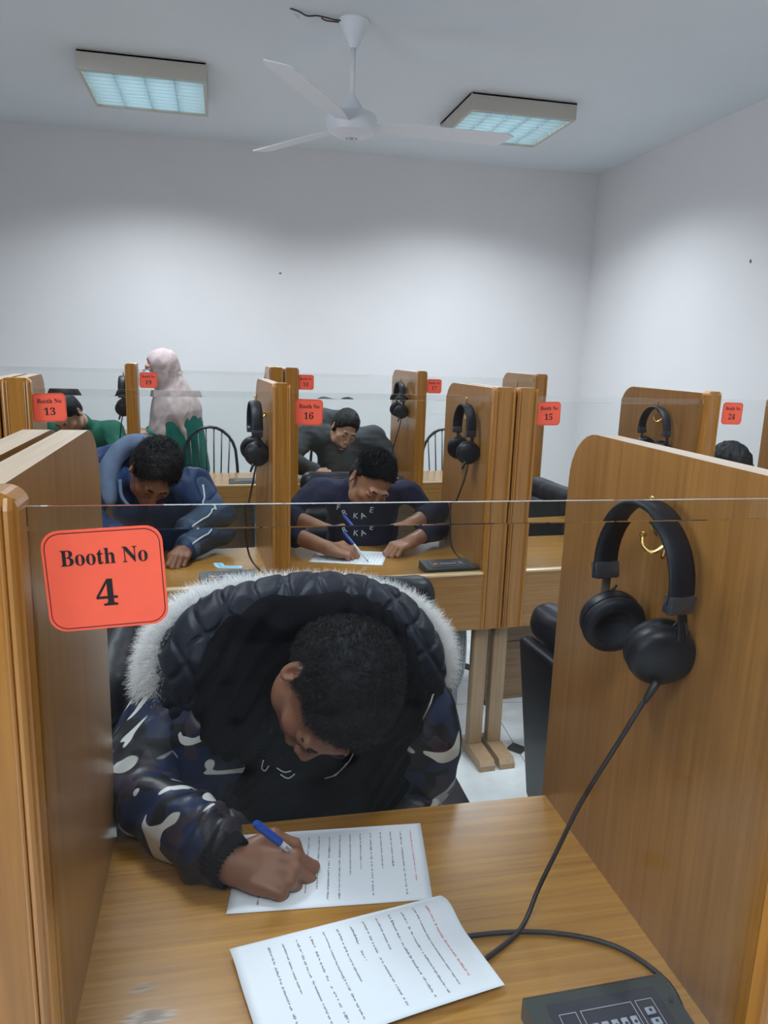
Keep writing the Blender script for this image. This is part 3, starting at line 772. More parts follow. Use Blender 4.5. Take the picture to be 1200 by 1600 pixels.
def skin_mat(name, c, dark=None):
    m = plain(name, c, 0.48, spec=0.4, bump=(220, 0.12, 0.001), var=0.10, varscale=14)
    p = m.node_tree.nodes['Principled BSDF']; p.inputs['Subsurface Weight'].default_value = 0.06
    p.inputs['Subsurface Radius'].default_value = (0.02, 0.008, 0.004); return m
def cloth_mat(name, c, rough=.8, var=.15, bump=(320, .25, .001), vs=20): return plain(name, c, rough, spec=.25, bump=bump, var=var, varscale=vs)
MAT['skin_dark'] = skin_mat('brown_skin_dark', (0.235, 0.105, 0.060))
MAT['skin_mid'] = skin_mat('brown_skin', (0.33, 0.165, 0.10))
MAT['skin_light'] = skin_mat('tan_skin', (0.40, 0.225, 0.150))
MAT['hair'] = plain('black_hair', (0.005, 0.005, 0.007), 0.6, spec=.3, bump=(420, .6, 0.002))
MAT['hair_brown'] = plain('dark_brown_hair', (0.008, 0.007, 0.007), 0.6, spec=.3, bump=(380, .6, 0.002))
MAT['stubble'] = plain('faded_side_hair', (0.055, 0.035, 0.028), 0.7, bump=(500, .5, .001))
MAT['jeans'] = cloth_mat('dark_trousers', (0.012, 0.014, 0.022))
MAT['shoe'] = plain('black_shoe', (0.012, 0.012, 0.013), .4)

def figure(name, label, c):
    """builds body, hair, garments of one person from joint positions in the room"""
    A = {k: np.array(v, float) for k, v in c['j'].items()}
    M = (c['R'], A['head']); res = c.get('res', .0034)
    S = head_sdf(SDF(), M, A['neck'], c.get('rn', .055)); lo, hi = bounds(A['head'], A['head'], r=.15)
    lo = np.minimum(lo, A['neck'] - .06); hi = np.maximum(hi, A['neck'] + .06)
    parts = [S.mesh(lo, hi, res)]
    tips = {}
    for sd, key in ((1, 'R'), (-1, 'L')):
        if 'h' + key not in c: continue
        fr, pose = c['h' + key]; W = A['w' + key]; E = A['e' + key]
        H = SDF(.01); H.cone(E, W, .040, .0265, k=.01)
        tips[key] = hand_sdf(H, W, fr, pose, sd, c.get('hs', 1.0))
        H.cone(W, W + fr[:, 0] * .02, .026, .022, k=.012)
        lo, hi = bounds(E, W, W + fr[:, 0] * .12, r=.06); parts.append(H.mesh(lo, hi, c.get('hres', .003)))
    # trunk, upper arms and legs, under the clothes
    T = SDF(.05); T.ell(A['chest'], (.135, .095, .16)); T.ell(A['belly'], (.125, .10, .15)); T.ell(A['pelvis'], (.15, .12, .11))
    T.cone(A['chest'] + (0, 0, .08), A['neck'], .06, .05)
    for k in 'RL':
        T.cone(A['s' + k], A['e' + k], .042, .036, k=.03); T.cone(A['s' + k], A['chest'] + (0, 0, .07), .045, .06, k=.03)
        T.cone(A['pelvis'] + ((-.08 if k == 'R' else .08), 0, -.02), A['k' + k], .07, .05, k=.03); T.cone(A['k' + k], A['a' + k], .045, .032, k=.02)
    P = [A[k] for k in A]; lo, hi = bounds(*P, r=.17); parts.append(T.mesh(lo, hi, .016))
    V, F = join(parts); o = np_mesh(name, V, F, c['skin'], None); tag(o, label, 'person')
    if 'group' in c: o['group'] = c['group']
    # trousers and shoes
    T = SDF(.05); T.ell(A['pelvis'], (.175, .15, .12)); T.ell(A['belly'] - (0, 0, .06), (.15, .125, .09)); T.disp = folds(22, .006, 3)
    for k in 'RL':
        h = A['pelvis'] + ((-.09 if k == 'R' else .09), 0, -.01)
        T.cone(h, A['k' + k], .085, .066, k=.03); T.cone(A['k' + k], A['a' + k], .064, .052, k=.02)
    lo, hi = bounds(A['pelvis'], A['kR'], A['kL'], A['aR'], A['aL'], r=.2); np_mesh('trousers', *T.mesh(lo, hi, .012), c.get('trousers', 'jeans'), o)
    for k in 'RL':
        T = SDF(.02); a = A['a' + k]; T.ell((a[0], a[1] - .08, .045), (.045, .13, .040)); T.cone((a[0], a[1] + .01, .05), (a[0], a[1] + .005, .09), .042, .045); T.cut((0, 0, .004), (0, 0, -1), k=.003)
        np_mesh('shoe', *T.mesh((a[0] - .06, a[1] - .23, 0), (a[0] + .06, a[1] + .07, .15), .008), 'shoe', o)
    # eyebrows
    T = SDF(.003)
    for s in (-1, 1):
        pts = [(s * .014, -.0950, .022), (s * .030, -.0940, .0285), (s * .047, -.0800, .024)]
        T.chain(pts, [.0030, .0034, .0018], k=.003, M=M)
        T.chain([(s * .018, -.0900, -.0015), (s * .030, -.0930, -.0045), (s * .042, -.0850, -.0015)], [.0010, .0014, .001], k=.002, M=M)
    lo, hi = bounds(A['head'], r=.12); np_mesh('eyebrows', *T.mesh(lo, hi, .0018, .0), 'hair', o)
    hr = c.get('hair')
    if hr:
        T = SDF(.01); g = hr.get('thick', .010)
        T.ell((0, .018, .038), (.073 + g, .092 + g, .080 + g * hr.get('top', 1.2)), M=M)
        T.ell((0, .050, -.012), (.066 + g * .6, .058 + g * .6, .062), k=.02, M=M)
        T.cut(hr.get('fc', (0, -.066, .060)), hr.get('front', (0, -.86, -.50)), k=.010, M=M)
        T.cut((0, .0, -.052), (0, -.25, -1), k=.012, M=M)
        for s in (-1, 1): T.ell((s * .088, .014, -.008), (.020, .024, .036), k=.006, op='sub', M=M)
        for s in (-1, 1): T.ell((s * .075, -.052, hr.get('tz', -.030)), (.040, .050, .058), k=.006, op='sub', M=M)
        T.disp = waves(hr.get('f', 260), hr.get('amp', .0022), 12, 7)
        lo, hi = bounds(A['head'], r=.13); np_mesh('hair', *T.mesh(lo, hi, hr.get('res', .003)), hr.get('mat', 'hair'), o)
        if hr.get('n'):
            h_ = [q for q in o.children if q.name.startswith('hair')][0]; V_, N_ = surf(h_)
            strands('hair_strands', V_, N_, hr.get('mat', 'hair'), h_, hr['n'], hr.get('len', .010), hr.get('rad', .0006), 3, hr.get('lean', (0, 0, 0)), .5, hr.get('curl', .5),
                    keep=(lambda V, N: ((V - M[1]) @ M[0])[:, 2] > hr['above']) if 'above' in hr else None)
    return o, A, M, tips
def strands(name, V, N, mat, parent, count, length, rad, seed=1, lean=(0, 0, 0), jit=.45, curl=0.0, seg=3, keep=None):
    """many short tapered hairs rooted on surface points V with normals N, one mesh"""
    r = np.random.RandomState(seed)
    if keep is not None: k_ = keep(V, N); V, N = V[k_], N[k_]
    i = r.randint(0, len(V), count); P = V[i] + r.normal(size=(count, 3)) * .0012; D = N[i] + r.normal(size=(count, 3)) * jit + np.array(lean)
    D /= np.linalg.norm(D, axis=1)[:, None]; L = length * (.55 + .7 * r.rand(count)); C = r.normal(size=(count, 3)); C -= D * (C * D).sum(1)[:, None]; C /= np.linalg.norm(C, axis=1)[:, None]
    B_ = np.cross(D, C); vs = []
    for j in range(seg + 1):
        u = j / seg; cen = P + D * (L * u)[:, None] + C * (L * curl * sin(3.0 * u))[:, None] + B_ * (L * curl * (1 - cos(3.0 * u)) * .5)[:, None]
        w_ = rad * (1 - .85 * u)
        for q in range(3): vs.append(cen + (C * cos(2.1 * q) + B_ * sin(2.1 * q)) * w_)
    W = np.stack(vs, 1); n = (seg + 1) * 3; F = []
    for j in range(seg):
        for q in range(3): F.append([j * 3 + q, j * 3 + (q + 1) % 3, (j + 1) * 3 + (q + 1) % 3, (j + 1) * 3 + q])
    F = np.array(F)[None] + (np.arange(count) * n)[:, None, None]
    return np_mesh(name, W.reshape(-1, 3), F.reshape(-1, 4), mat, parent)
def surf(o):
    me = o.data; n = len(me.vertices); V = np.empty(n * 3); N = np.empty(n * 3); me.vertices.foreach_get('co', V); me.vertex_normals.foreach_get('vector', N)
    return V.reshape(-1, 3), N.reshape(-1, 3)
def jacket(o, A, c):
    r = c.get('r', 1.0); ra = c.get('arm', (.068, .056, .046)); T = SDF(.05)
    T.ell(A['chest'], np.array((.165, .125, .185)) * r, k=.05)
    T.ell(A['belly'], np.array((.155, .130, .17)) * r, k=.05)
    T.cone(A['sR'], A['sL'], .072 * r, .072 * r, k=.05)
    T.cone(A['chest'] + (0, 0, .08), A['neck'] + np.array(c.get('collar', (0, .0, .0))), .085, c.get('collar_r', .070), k=.04)
    for k in 'RL':
        T.cone(A['s' + k], A['chest'] + (0, 0, .04), .075 * r, .1, k=.04)
        T.cone(A['s' + k], A['e' + k], ra[0], ra[1], k=.03)
        t_ = c.get('cuff' + k, .93); E = A['e' + k]; W = E + (A['w' + k] - E) * t_
        if not c.get('no_fore'): T.cone(E, W, ra[1], ra[2], k=.02)
    for q in c.get('extra', []): q(T)
    R_, C_ = c['M']
    if not c.get('closed'):
        T.ell((0, -.035, -.03), (.082, .085, .105), k=.01, op='sub', M=c['M'])
    T.disp = folds(c.get('ff', 24), c.get('fa', .010), c.get('seed', 2))
    P = [A[k] for k in ('sR', 'sL', 'eR', 'eL', 'wR', 'wL', 'chest', 'belly', 'neck')]; lo, hi = bounds(*P, r=.2)
    return np_mesh(c.get('name', 'jacket'), *T.mesh(lo, hi, c.get('res', .007)), c['mat'], o)
def seat_joints(x, y, knee=.42, **kw):
    j = dict(pelvis=(x, y, .535), kR=(x - .11, y - knee, .52), kL=(x + .11, y - knee, .52), aR=(x - .11, y - knee + .02, .09), aL=(x + .11, y - knee + .02, .09))
    j.update(kw); return j
# ------------------------------------------------------------------ black leather chairs
def make_leather_chair():
    """faces -Y, origin on the floor under the seat"""
    C = empty('leather_chair')
    MB().box((-.245, -.24, .40), (.245, .22, .49), bev=.035, seg=4).build('seat', 'leather', C, 'auto')
    M = Matrix.Translation((0, .20, .44)) @ Matrix.Rotation(radians(-7), 4, 'X'); T = SDF(.03)
    for k in range(6): z = .06 + .078 * k; T.cone(tuple(M @ Vector((-.185, .036, z))), tuple(M @ Vector((.185, .036, z))), .036, k=.03)
    T.cone(tuple(M @ Vector((-.175, .034, .475))), tuple(M @ Vector((.175, .034, .475))), .046, k=.02)
    T.disp = folds(42, .007, 33, (.5, 1, 1)); np_mesh('backrest', *T.mesh((-.25, .13, .42), (.25, .38, 1.02), .009), 'leather', C)
    MB().box((-.205, .070, -.02), (.205, .110, .44), M=M, bev=.015, seg=3).build('back_shell', 'black', C, 'auto')
    MB().tube([(0, 0, .07), (0, 0, .40)], .028, 14).build('gas_column', 'black', C, 'auto')
    MB().box((-.03, .10, .385), (.03, .27, .42), bev=.008).build('back_bracket', 'black', C, 'auto')
    for k in range(5):
        a = 2 * pi * k / 5 + .3
        l = MB().tube([(0, 0, .09), (.15 * cos(a), .15 * sin(a), .085), (.27 * cos(a), .27 * sin(a), .062)], [.026, .02, .014], 8).build('base_leg', 'black', C, 'auto')
        MB().lathe([(0, -.012), (.022, -.012), (.026, -.006), (.026, .006), (.022, .012), (0, .012)], 16, Matrix.Translation((.27 * cos(a), .27 * sin(a), .028)) @ Matrix.Rotation(pi / 2, 4, 'X')).build('caster', 'black', l, 'auto')
    return C
lc = make_leather_chair(); lc.location = (.345, 1.62, 0)
tag(lc, 'black leather chair under the person in the fur-trimmed parka', 'chair', 'black leather chairs')
for x, y, rz, lab in ((1.098, 1.50, radians(95), 'empty black leather chair to the right, edge beside the booth 4 partition'),
                      (-.515, 1.56, radians(-90), 'empty black leather chair at the left, behind the card reading 4'),
                      (-.27, 3.36, 0, 'black leather chair under the blue-jacketed person, booth 13'),
                      (.60, 3.38, 0, 'black leather chair under the person in the lettered sweater'),
                      (1.86, 3.36, radians(93), 'empty black leather chair in booth 15, right of the second-row posts'),
                      (2.42, 3.50, 0, 'black leather chair in booth 24 under a dark-haired person')):
    d = copy_tree(lc); d.scale = (1, 1, 1); d.location = (x, y, 0); d.rotation_euler = (0, 0, rz); d['label'] = lab
def make_hoop_chair():
    H = empty('hoop_chair')
    MB().lathe([(0, .43), (.19, .43), (.205, .44), (.205, .455), (.19, .465), (0, .46)], 28).build('seat', 'blackmetal', H, 'auto')
    def lean(x, z): return (x, .165 + (z - .46) * .13, z)
    hoop = [lean(-.165, .46)] + [lean(-.175 - .008 * sin(pi * k / 5), .52 + .055 * k) for k in range(1, 6)]
    hoop += [lean(-.175 * cos(pi * k / 12), .80 + .205 * sin(pi * k / 12)) for k in range(1, 12)]
    hoop += [lean(.175 + .008 * sin(pi * k / 5), .52 + .055 * k) for k in range(5, 0, -1)] + [lean(.165, .46)]
    MB().tube(hoop, .0105, 10).build('back_hoop', 'blackmetal', H, True)
    for k in range(6):
        x = -.125 + .05 * k; top = .80 + .205 * math.sqrt(max(0, 1 - (x * 1.05 / .175) ** 2))
        MB().tube([lean(x * .85, .46), lean(x * 1.05, top)], .0048, 8).build('spindle', 'blackmetal', H, True)
    for sx_ in (-1, 1):
        for sy_ in (-1, 1):
            MB().tube([(sx_ * .14, sy_ * .14, .44), (sx_ * .19, sy_ * .19, 0.002)], .0105, 8).build('leg', 'blackmetal', H, True)
    MB().tube([(.165 * cos(a), .165 * sin(a), .22) for a in [2 * pi * k / 20 for k in range(20)]], .006, 6, closed=True).build('leg_ring', 'blackmetal', H, True)
    return H
hc = make_hoop_chair(); hc.location = (-.075, 5.02, 0)
tag(hc, 'black metal hoop-back chair at empty booth 19', 'chair', 'black hoop-back chairs')
for x, y, lab in ((1.60, 5.06, 'black metal hoop-back chair at empty booth 17'), (.80, 5.14, 'black metal hoop-back chair under the grey-hooded person, booth 18'), (-.88, 5.10, 'black metal hoop-back chair under the green-jacketed person')):
    d = copy_tree(hc); d.location = (x, y, 0); d['label'] = lab

# grey cables looping behind the parka, by the pale steel duct
cb = MB()
for k in range(5):
    cb.tube(catmull([(.80 + .008 * k, 2.60, .735), (.845 + .010 * k, 2.595, .60), (.86 + .011 * k, 2.59, .45), (.845 + .011 * k, 2.595, .30), (.80, 2.60, .19)], 6), .0055, 7)
cb = cb.build('cable_bundle', 'greycable', None, True); tag(cb, 'bundle of grey cables hanging beside the pale steel duct under booth 16', 'cable')

#STAGE3
# ------------------------------------------------------------------ booth 13: blue varsity-style jacket
def pen(name_label, tip, end, cols, r=.0045, group=None):
    tip, end = Vector(tip), Vector(end); d = (end - tip); L = d.length; q = d.to_track_quat('Z', 'Y').to_matrix().to_4x4(); M = Matrix.Translation(tip) @ q
    P = empty('pen', (0, 0, 0), 0, name_label, 'pen', group)
    MB().lathe([(0, 0), (.0006, .0005), (.0022, .010), (.0036, .014)], 14, M).build('nib', 'grey_slider', P, 'auto')
    MB().lathe([(.0036, .0135), (r, .016), (r, L * .60), (0, L * .60)], 14, M).build('barrel', cols[0], P, 'auto')
    MB().lathe([(0, L * .585), (r + .0012, L * .59), (r + .0012, L * .97), (r * .8, L), (0, L)], 14, M).build('cap', cols[1], P, 'auto')
    return P
MAT['penwhite'] = plain('white_plastic', (.72, .76, .82), .3)
MAT['penblue'] = plain('blue_plastic', (.012, .075, .42), .3)
MAT['blue_cloth'] = cloth_mat('blue_nylon', (0.015, 0.035, 0.100), .55)
MAT['paleblue'] = cloth_mat('grey_blue_hood_edge', (0.10, 0.14, 0.22), .8)
MAT['greyblue'] = cloth_mat('slate_sleeve', (0.045, 0.075, 0.13), .6)
MAT['piping'] = plain('white_piping', (.6, .65, .7), .6)
j = seat_joints(-.27, 3.30, head=(-.243, 2.865, 1.080), neck=(-.295, 3.00, 1.035), chest=(-.27, 3.09, .86), belly=(-.27, 3.17, .70),
                sR=(-.45, 3.06, 1.005), sL=(-.115, 3.07, .985), eR=(-.50, 2.93, .835), eL=(-.015, 2.99, .835), wR=(-.38, 2.78, .805), wL=(-.135, 2.845, .800))
o, A, M, tips = figure('person', 'person in blue jacket bent over the booth 13 desk', dict(j=j, R=rot(20, 52, 14), skin='skin_dark', hR=(frame((.7, -.6, -.15), (.1, -.3, 1)), 'write'), hL=(frame((-.25, -1, -.15), (.2, -.3, 1)), 'curl'),
    hair=dict(thick=.011, top=1.3, f=210, amp=.0050, front=(0, -.90, -.42), n=7000, len=.011, rad=.0011, curl=.7)))
jk = jacket(o, A, dict(M=M, mat='blue_cloth', arm=(.068, .060, .048), fa=.018, seed=5, no_fore=False,
    extra=[lambda T: T.cone((-.46, 3.14, 1.09), (-.27, 3.14, 1.125), .050, .060, k=.04)]))
hd = SDF(.02); pts = catmull([(-.415, 2.955, .955), (-.425, 3.01, 1.06), (-.375, 3.06, 1.145), (-.29, 3.075, 1.165), (-.215, 3.03, 1.12)], 5); hd.chain([tuple(q) for q in pts], [.026 + .010 * sin(pi * k / (len(pts) - 1)) for k in range(len(pts))], k=.01); hd.disp = folds(40, .004, 8)
np_mesh('hood_edge', *hd.mesh((-.47, 2.9, .9), (-.17, 3.13, 1.22), .005), 'paleblue', jk)
sl = SDF(.02); E_, W_ = A['eL'], A['wL']; S_ = A['sL']
sl.cone(S_ + (.012, -.004, .0), E_ + (.004, 0, 0), .070, .062, k=.02); sl.cone(E_, E_ + (W_ - E_) * .9, .062, .050, k=.02); sl.disp = folds(32, .011, 12)
lo, hi = bounds(S_, E_, W_, r=.1); np_mesh('sleeve', *sl.mesh(lo, hi, .006), 'greyblue', jk)
from mathutils.bvhtree import BVHTree
so_ = [q for q in jk.children if q.name.startswith('sleeve')][0]; bs = BVHTree.FromPolygons([v.co[:] for v in so_.data.vertices], [q.vertices[:] for q in so_.data.polygons])
pp_ = []
for q in catmull([S_ + (.045, -.070, .03), S_ + (.05, -.085, -.06), E_ + (-.01, -.072, .03), E_ + (-.035, -.065, .005), W_ + (.03, -.05, .03)], 6):
    h, n_, _, _ = bs.find_nearest(q); pp_.append(h + n_ * .002)
MB().tube(pp_, .0034, 6).build('piping', 'piping', jk, True)
d_ = (W_ - E_) / np.linalg.norm(W_ - E_); cp = E_ + (W_ - E_) * .93
q = Vector(d_).to_track_quat('Z', 'Y').to_matrix().to_4x4()
MB().lathe([(.044, -.016), (.050, -.010), (.049, .012), (.043, .016), (.030, .016)], 24, Matrix.Translation(cp) @ q).build('cuff', 'paleblue', jk, True)
MB().tube(catmull([(-.372, 2.925, 1.045), (-.365, 2.895, .99), (-.335, 2.868, .955), (-.30, 2.86, .94)], 5), .007, 8).build('shirt_collar', 'paleblue', o, True)
pen('blue pen held by the blue-jacketed person', tips['R']['i'] + (.012, -.012, -.02), tips['R']['i'] + (-.03, .03, .10), ('penblue', 'penblue'))
mk = MB(); MM = Matrix.Translation((.018, 2.735, ZD + .001)) @ Matrix.Rotation(radians(-12), 4, 'Z')
mk.prism([(-.062, .035), (-.030, .040), (-.012, .004), (.052, .008), (.056, -.022), (-.028, -.026), (-.046, -.006)], 0, .004, 'z', M=MM)
mo = mk.build('face_mask', 'mask'); tag(mo, 'folded pale blue surgical mask lying on the booth 13 desk', 'mask')
MB().prism([(-.048, .028), (-.034, .030), (-.018, -.008), (.040, -.004), (.043, -.014), (-.026, -.018), (-.038, .002)], .004, .0048, 'z', M=MM).build('blue_outer_layer', 'maskblue', mo)

# ------------------------------------------------------------------ booth 16: navy sweater with scattered letters
MAT['navy'] = cloth_mat('navy_sweater', (0.018, 0.020, 0.045), .85)
MAT['lettering'] = plain('white_print', (.62, .64, .68), .6)
j = seat_joints(.60, 3.32, head=(.583, 2.925, 1.034), neck=(.565, 3.06, .985), chest=(.59, 3.10, .83), belly=(.59, 3.18, .69),
                sR=(.395, 3.09, .940), sL=(.775, 3.10, .925), eR=(.225, 2.98, .830), eL=(.885, 3.00, .825), wR=(.400, 2.815, .792), wL=(.745, 2.865, .800))
o, A, M, tips = figure('person', 'person in navy lettered sweater writing in booth 16', dict(j=j, R=rot(18, 36, 15), skin='skin_mid', hR=(frame((.93, -.30, -.12), (.15, -.45, .9)), 'write'), hL=(frame((-.85, -.52, -.12), (-.1, -.3, 1)), 'curl'),
    hair=dict(thick=.007, top=2.0, f=240, amp=.0035, fc=(0, -.052, .066), front=(0, -.72, -.70), tz=-.015, n=7000, len=.010, rad=.0009, curl=.5, above=.055)))
jk = jacket(o, A, dict(M=M, mat='navy', arm=(.070, .056, .046), fa=.010, seed=15, cuffR=.34, cuffL=.50, name='sweater', r=.98))
from mathutils.bvhtree import BVHTree
bv = BVHTree.FromPolygons([v.co[:] for v in jk.data.vertices], [q.vertices[:] for q in jk.data.polygons])
for ch, px, zz, rz in (('F', .500, .868, 8), ('R', .530, .848, -24), ('K', .568, .836, 4), ('A', .600, .838, -22), ('E', .628, .862, 14)):
    h, n_, _, _ = bv.ray_cast(Vector((px - .030, 2.4, zz - .036)), Vector((0, 1, 0)))
    if h is None: continue
    t_ = text_mesh('letter', ch, .023, 'lettering', o, (0, 0, 0), serif=False, extrude=.001)
    n_ = (n_ if n_.y < 0 else -n_); n_ = (n_ + Vector((0, -1.2, .2))).normalized(); t_.matrix_world = Matrix.Translation(h + n_ * .010) @ n_.to_track_quat('Z', 'Y').to_matrix().to_4x4() @ Matrix.Rotation(radians(-rz), 4, 'Z')
pen('blue pen in the hand of the person in booth 16', (.548, 2.738, .7525), (.455, 2.800, .862), ('penwhite', 'penblue'))

# ------------------------------------------------------------------ booth 18: grey hooded jacket
MAT['greyhood'] = cloth_mat('charcoal_hooded_jacket', (0.068, 0.074, 0.080), .9)
j = seat_joints(.80, 5.10, head=(.775, 4.80, 1.045), neck=(.745, 4.93, .985), chest=(.79, 4.98, .84), belly=(.79, 5.04, .70),
                sR=(.565, 4.98, .99), sL=(1.01, 5.00, .965), eR=(.40, 4.83, .845), eL=(1.12, 4.88, .835), wR=(.565, 4.62, .805), wL=(.93, 4.66, .800))
o, A, M, tips = figure('person', 'bearded person in charcoal hooded jacket writing in booth 18', dict(j=j, R=rot(16, 28, 15), skin='skin_light', hres=.004, res=.004, hR=(frame((.85, -.5, -.1), (.1, -.4, .9)), 'write'), hL=(frame((-.7, -.7, -.1), (0, -.3, 1)), 'curl'),
    hair=dict(thick=.010, top=1.9, f=200, amp=.003, res=.004, mat='hair_brown')))
jk = jacket(o, A, dict(M=M, mat='greyhood', arm=(.078, .066, .050), fa=.014, seed=25, res=.009,
    extra=[lambda T: T.cone((.655, 4.99, 1.05), (.66, 5.00, 1.11), .055, .045, k=.05), lambda T: T.cone((.66, 5.0, 1.10), (.80, 5.02, 1.10), .045, .05, k=.05)]))
T = SDF(.008); T.ell((0, -.046, -.080), (.050, .048, .036), M=M); T.ell((0, -.092, -.048), (.022, .010, .005), M=M); T.cut((0, 0, -.052), (0, -.25, 1), M=M); T.disp = waves(300, .0015, 8, 3)
lo, hi = bounds(A['head'], r=.13); np_mesh('beard', *T.mesh(lo, hi, .004), 'stubble', o)
pen('white pen held by the bearded person in booth 18', tips['R']['i'] + (.02, -.02, -.02), tips['R']['i'] + (-.06, .03, .085), ('penwhite', 'penwhite'))

# ------------------------------------------------------------------ far left: green jacket
MAT['green'] = cloth_mat('dark_green_jacket', (0.006, 0.085, 0.055), .75)
MAT['greencoat'] = cloth_mat('green_coat', (0.010, 0.115, 0.090), .8)
MAT['hijab'] = cloth_mat('dusty_pink_headscarf', (0.40, 0.325, 0.32), .85, bump=(60, .35, .004))
j = seat_joints(-.88, 5.10, head=(-.895, 4.80, 1.115), neck=(-.845, 4.94, 1.045), chest=(-.87, 5.0, .87), belly=(-.87, 5.05, .71),
                sR=(-1.07, 4.99, 1.00), sL=(-.68, 5.01, .985), eR=(-1.13, 4.85, .84), eL=(-.60, 4.87, .835), wR=(-.98, 4.66, .805), wL=(-.76, 4.65, .80))
o, A, M, tips = figure('person', 'person in dark green jacket bent down, left of card 19', dict(j=j, R=rot(-22, 48, -10), skin='skin_light', hres=.004, res=.004, hR=(frame((.6, -.8, -.1), (.1, -.3, .9)), 'write'), hL=(frame((-.5, -.8, -.1), (0, -.3, 1)), 'curl'),
    hair=dict(thick=.010, f=200, amp=.0025, res=.004)))
jacket(o, A, dict(M=M, mat='green', arm=(.076, .064, .050), fa=.012, seed=35, res=.009))

# ------------------------------------------------------------------ booth 24: only dark hair shows
j = seat_joints(2.28, 3.40, head=(2.262, 3.02, 1.055), neck=(2.28, 3.14, .985), chest=(2.28, 3.2, .83), belly=(2.28, 3.26, .69),
                sR=(2.09, 3.17, .96), sL=(2.47, 3.18, .96), eR=(2.05, 3.08, .83), eL=(2.52, 3.1, .83), wR=(2.14, 2.93, .80), wL=(2.4, 2.93, .80))
o, A, M, tips = figure('person', 'person with curly dark hair behind card 24 at the right edge', dict(j=j, R=rot(5, 45, 0), skin='skin_mid', hres=.004, res=.004, hR=(frame((.4, -.8, -.1), (.1, -.3, .9)), 'write'), hL=(frame((-.4, -.8, -.1), (0, -.3, 1)), 'curl'),
    hair=dict(thick=.016, top=1.5, f=200, amp=.006, res=.004)))
jacket(o, A, dict(M=M, mat='greyhood', arm=(.070, .060, .048), fa=.012, seed=45, res=.010, name='sweater'))

# ------------------------------------------------------------------ standing woman in a headscarf, in profile to the left
A = {k: np.array(v, float) for k, v in dict(head=(-.395, 5.36, 1.385), neck=(-.345, 5.38, 1.26)).items()}
Rw = rot(-78, 8, 0); M = (Rw, A['head'])
S = head_sdf(SDF(), M, A['neck'], .048); V1 = S.mesh((-.54, 5.20, 1.2), (-.22, 5.52, 1.55), .0045)
T = SDF(.05); T.ell((-.31, 5.41, 1.08), (.10, .115, .16)); T.ell((-.31, 5.41, .85), (.11, .12, .16)); T.cone((-.33, 5.39, 1.15), A['neck'], .06, .045)
for s in (-1, 1):
    T.cone((-.31, 5.40 + s * .08, .82), (-.31, 5.40 + s * .08, .45), .075, .055, k=.03); T.cone((-.31, 5.40 + s * .08, .45), (-.30, 5.40 + s * .08, .05), .05, .035, k=.02)
    T.cone((-.33, 5.40 + s * .10, 1.12), (-.36, 5.40 + s * .12, .92), .036, .032, k=.03)
    T.cone((-.36, 5.40 + s * .12, .92), (-.50, 5.40 + s * .08, .95), .030, .024, k=.01); hand_sdf(T, (-.50, 5.40 + s * .08, .95), frame((-1, 0, .1), (0, s * .3, 1)), 'rest', s)
T.cone((-.33, 5.48, .03), (-.44, 5.48, .025), .035, .028, k=.02); T.cone((-.33, 5.32, .03), (-.44, 5.32, .025), .035, .028, k=.02)
V2 = T.mesh((-.72, 5.1, .0), (-.12, 5.72, 1.3), .008)
o = np_mesh('person', *join([V1, V2]), 'skin_light', None); tag(o, 'woman in dusty pink headscarf and green coat standing by the far wall', 'person')
T = SDF(.03)
T.ell((0, .022, .022), (.090, .108, .108), M=M); T.ell((0, .000, -.055), (.080, .085, .075), k=.03, M=M)
T.cone((-.335, 5.385, 1.33), (-.30, 5.40, 1.10), .085, .160, k=.05); T.cone((-.30, 5.40, 1.10), (-.34, 5.38, .78), .162, .180, k=.04); T.cone((-.27, 5.42, 1.12), (-.17, 5.45, .88), .11, .075, k=.05)
T.ell((0, -.085, .000), (.058, .050, .066), k=.012, op='sub', M=M)
T.cone((-.312, 5.200, 1.19), (-.290, 5.165, .80), .006, .125, k=.012, op='sub')
T.disp = folds(26, .012, 61, (1, 1, .45)); T.cut((0, 0, .70), (0, 0, -1))
np_mesh('headscarf', *T.mesh((-.56, 5.15, .68), (-.05, 5.62, 1.55), .006), 'hijab', o)
T = SDF(.05); T.cone((-.30, 5.40, 1.08), (-.29, 5.40, .16), .156, .19); T.cone((-.25, 5.40, 1.05), (-.20, 5.38, .70), .11, .12)
for s in (-1, 1): T.cone((-.33, 5.40 + s * .10, 1.10), (-.36, 5.40 + s * .12, .92), .056, .050, k=.03); T.cone((-.36, 5.40 + s * .12, .92), (-.48, 5.40 + s * .08, .95), .048, .038, k=.02)
T.disp = folds(18, .010, 63, (1, 1, .3)); T.cut((0, 0, .12), (0, 0, -1))
np_mesh('coat', *T.mesh((-.55, 5.15, .05), (-.0, 5.65, 1.25), .010), 'greencoat', o)
T = SDF(.01); T.ell((0, -.064, -.056), (.054, .056, .040), M=M); T.cut((0, -.035, 0), (0, 1, 0), M=M)
np_mesh('face_mask', *T.mesh((-.56, 5.22, 1.24), (-.3, 5.5, 1.44), .004), 'mask', o)
for s in (-1, 1):
    T = SDF(.02); T.ell((-.36, 5.40 + s * .08, .04), (.13, .046, .038)); T.cut((0, 0, .004), (0, 0, -1)); np_mesh('shoe', *T.mesh((-.52, 5.40 + s * .08 - .06, 0), (-.2, 5.40 + s * .08 + .06, .1), .008), 'shoe', o)
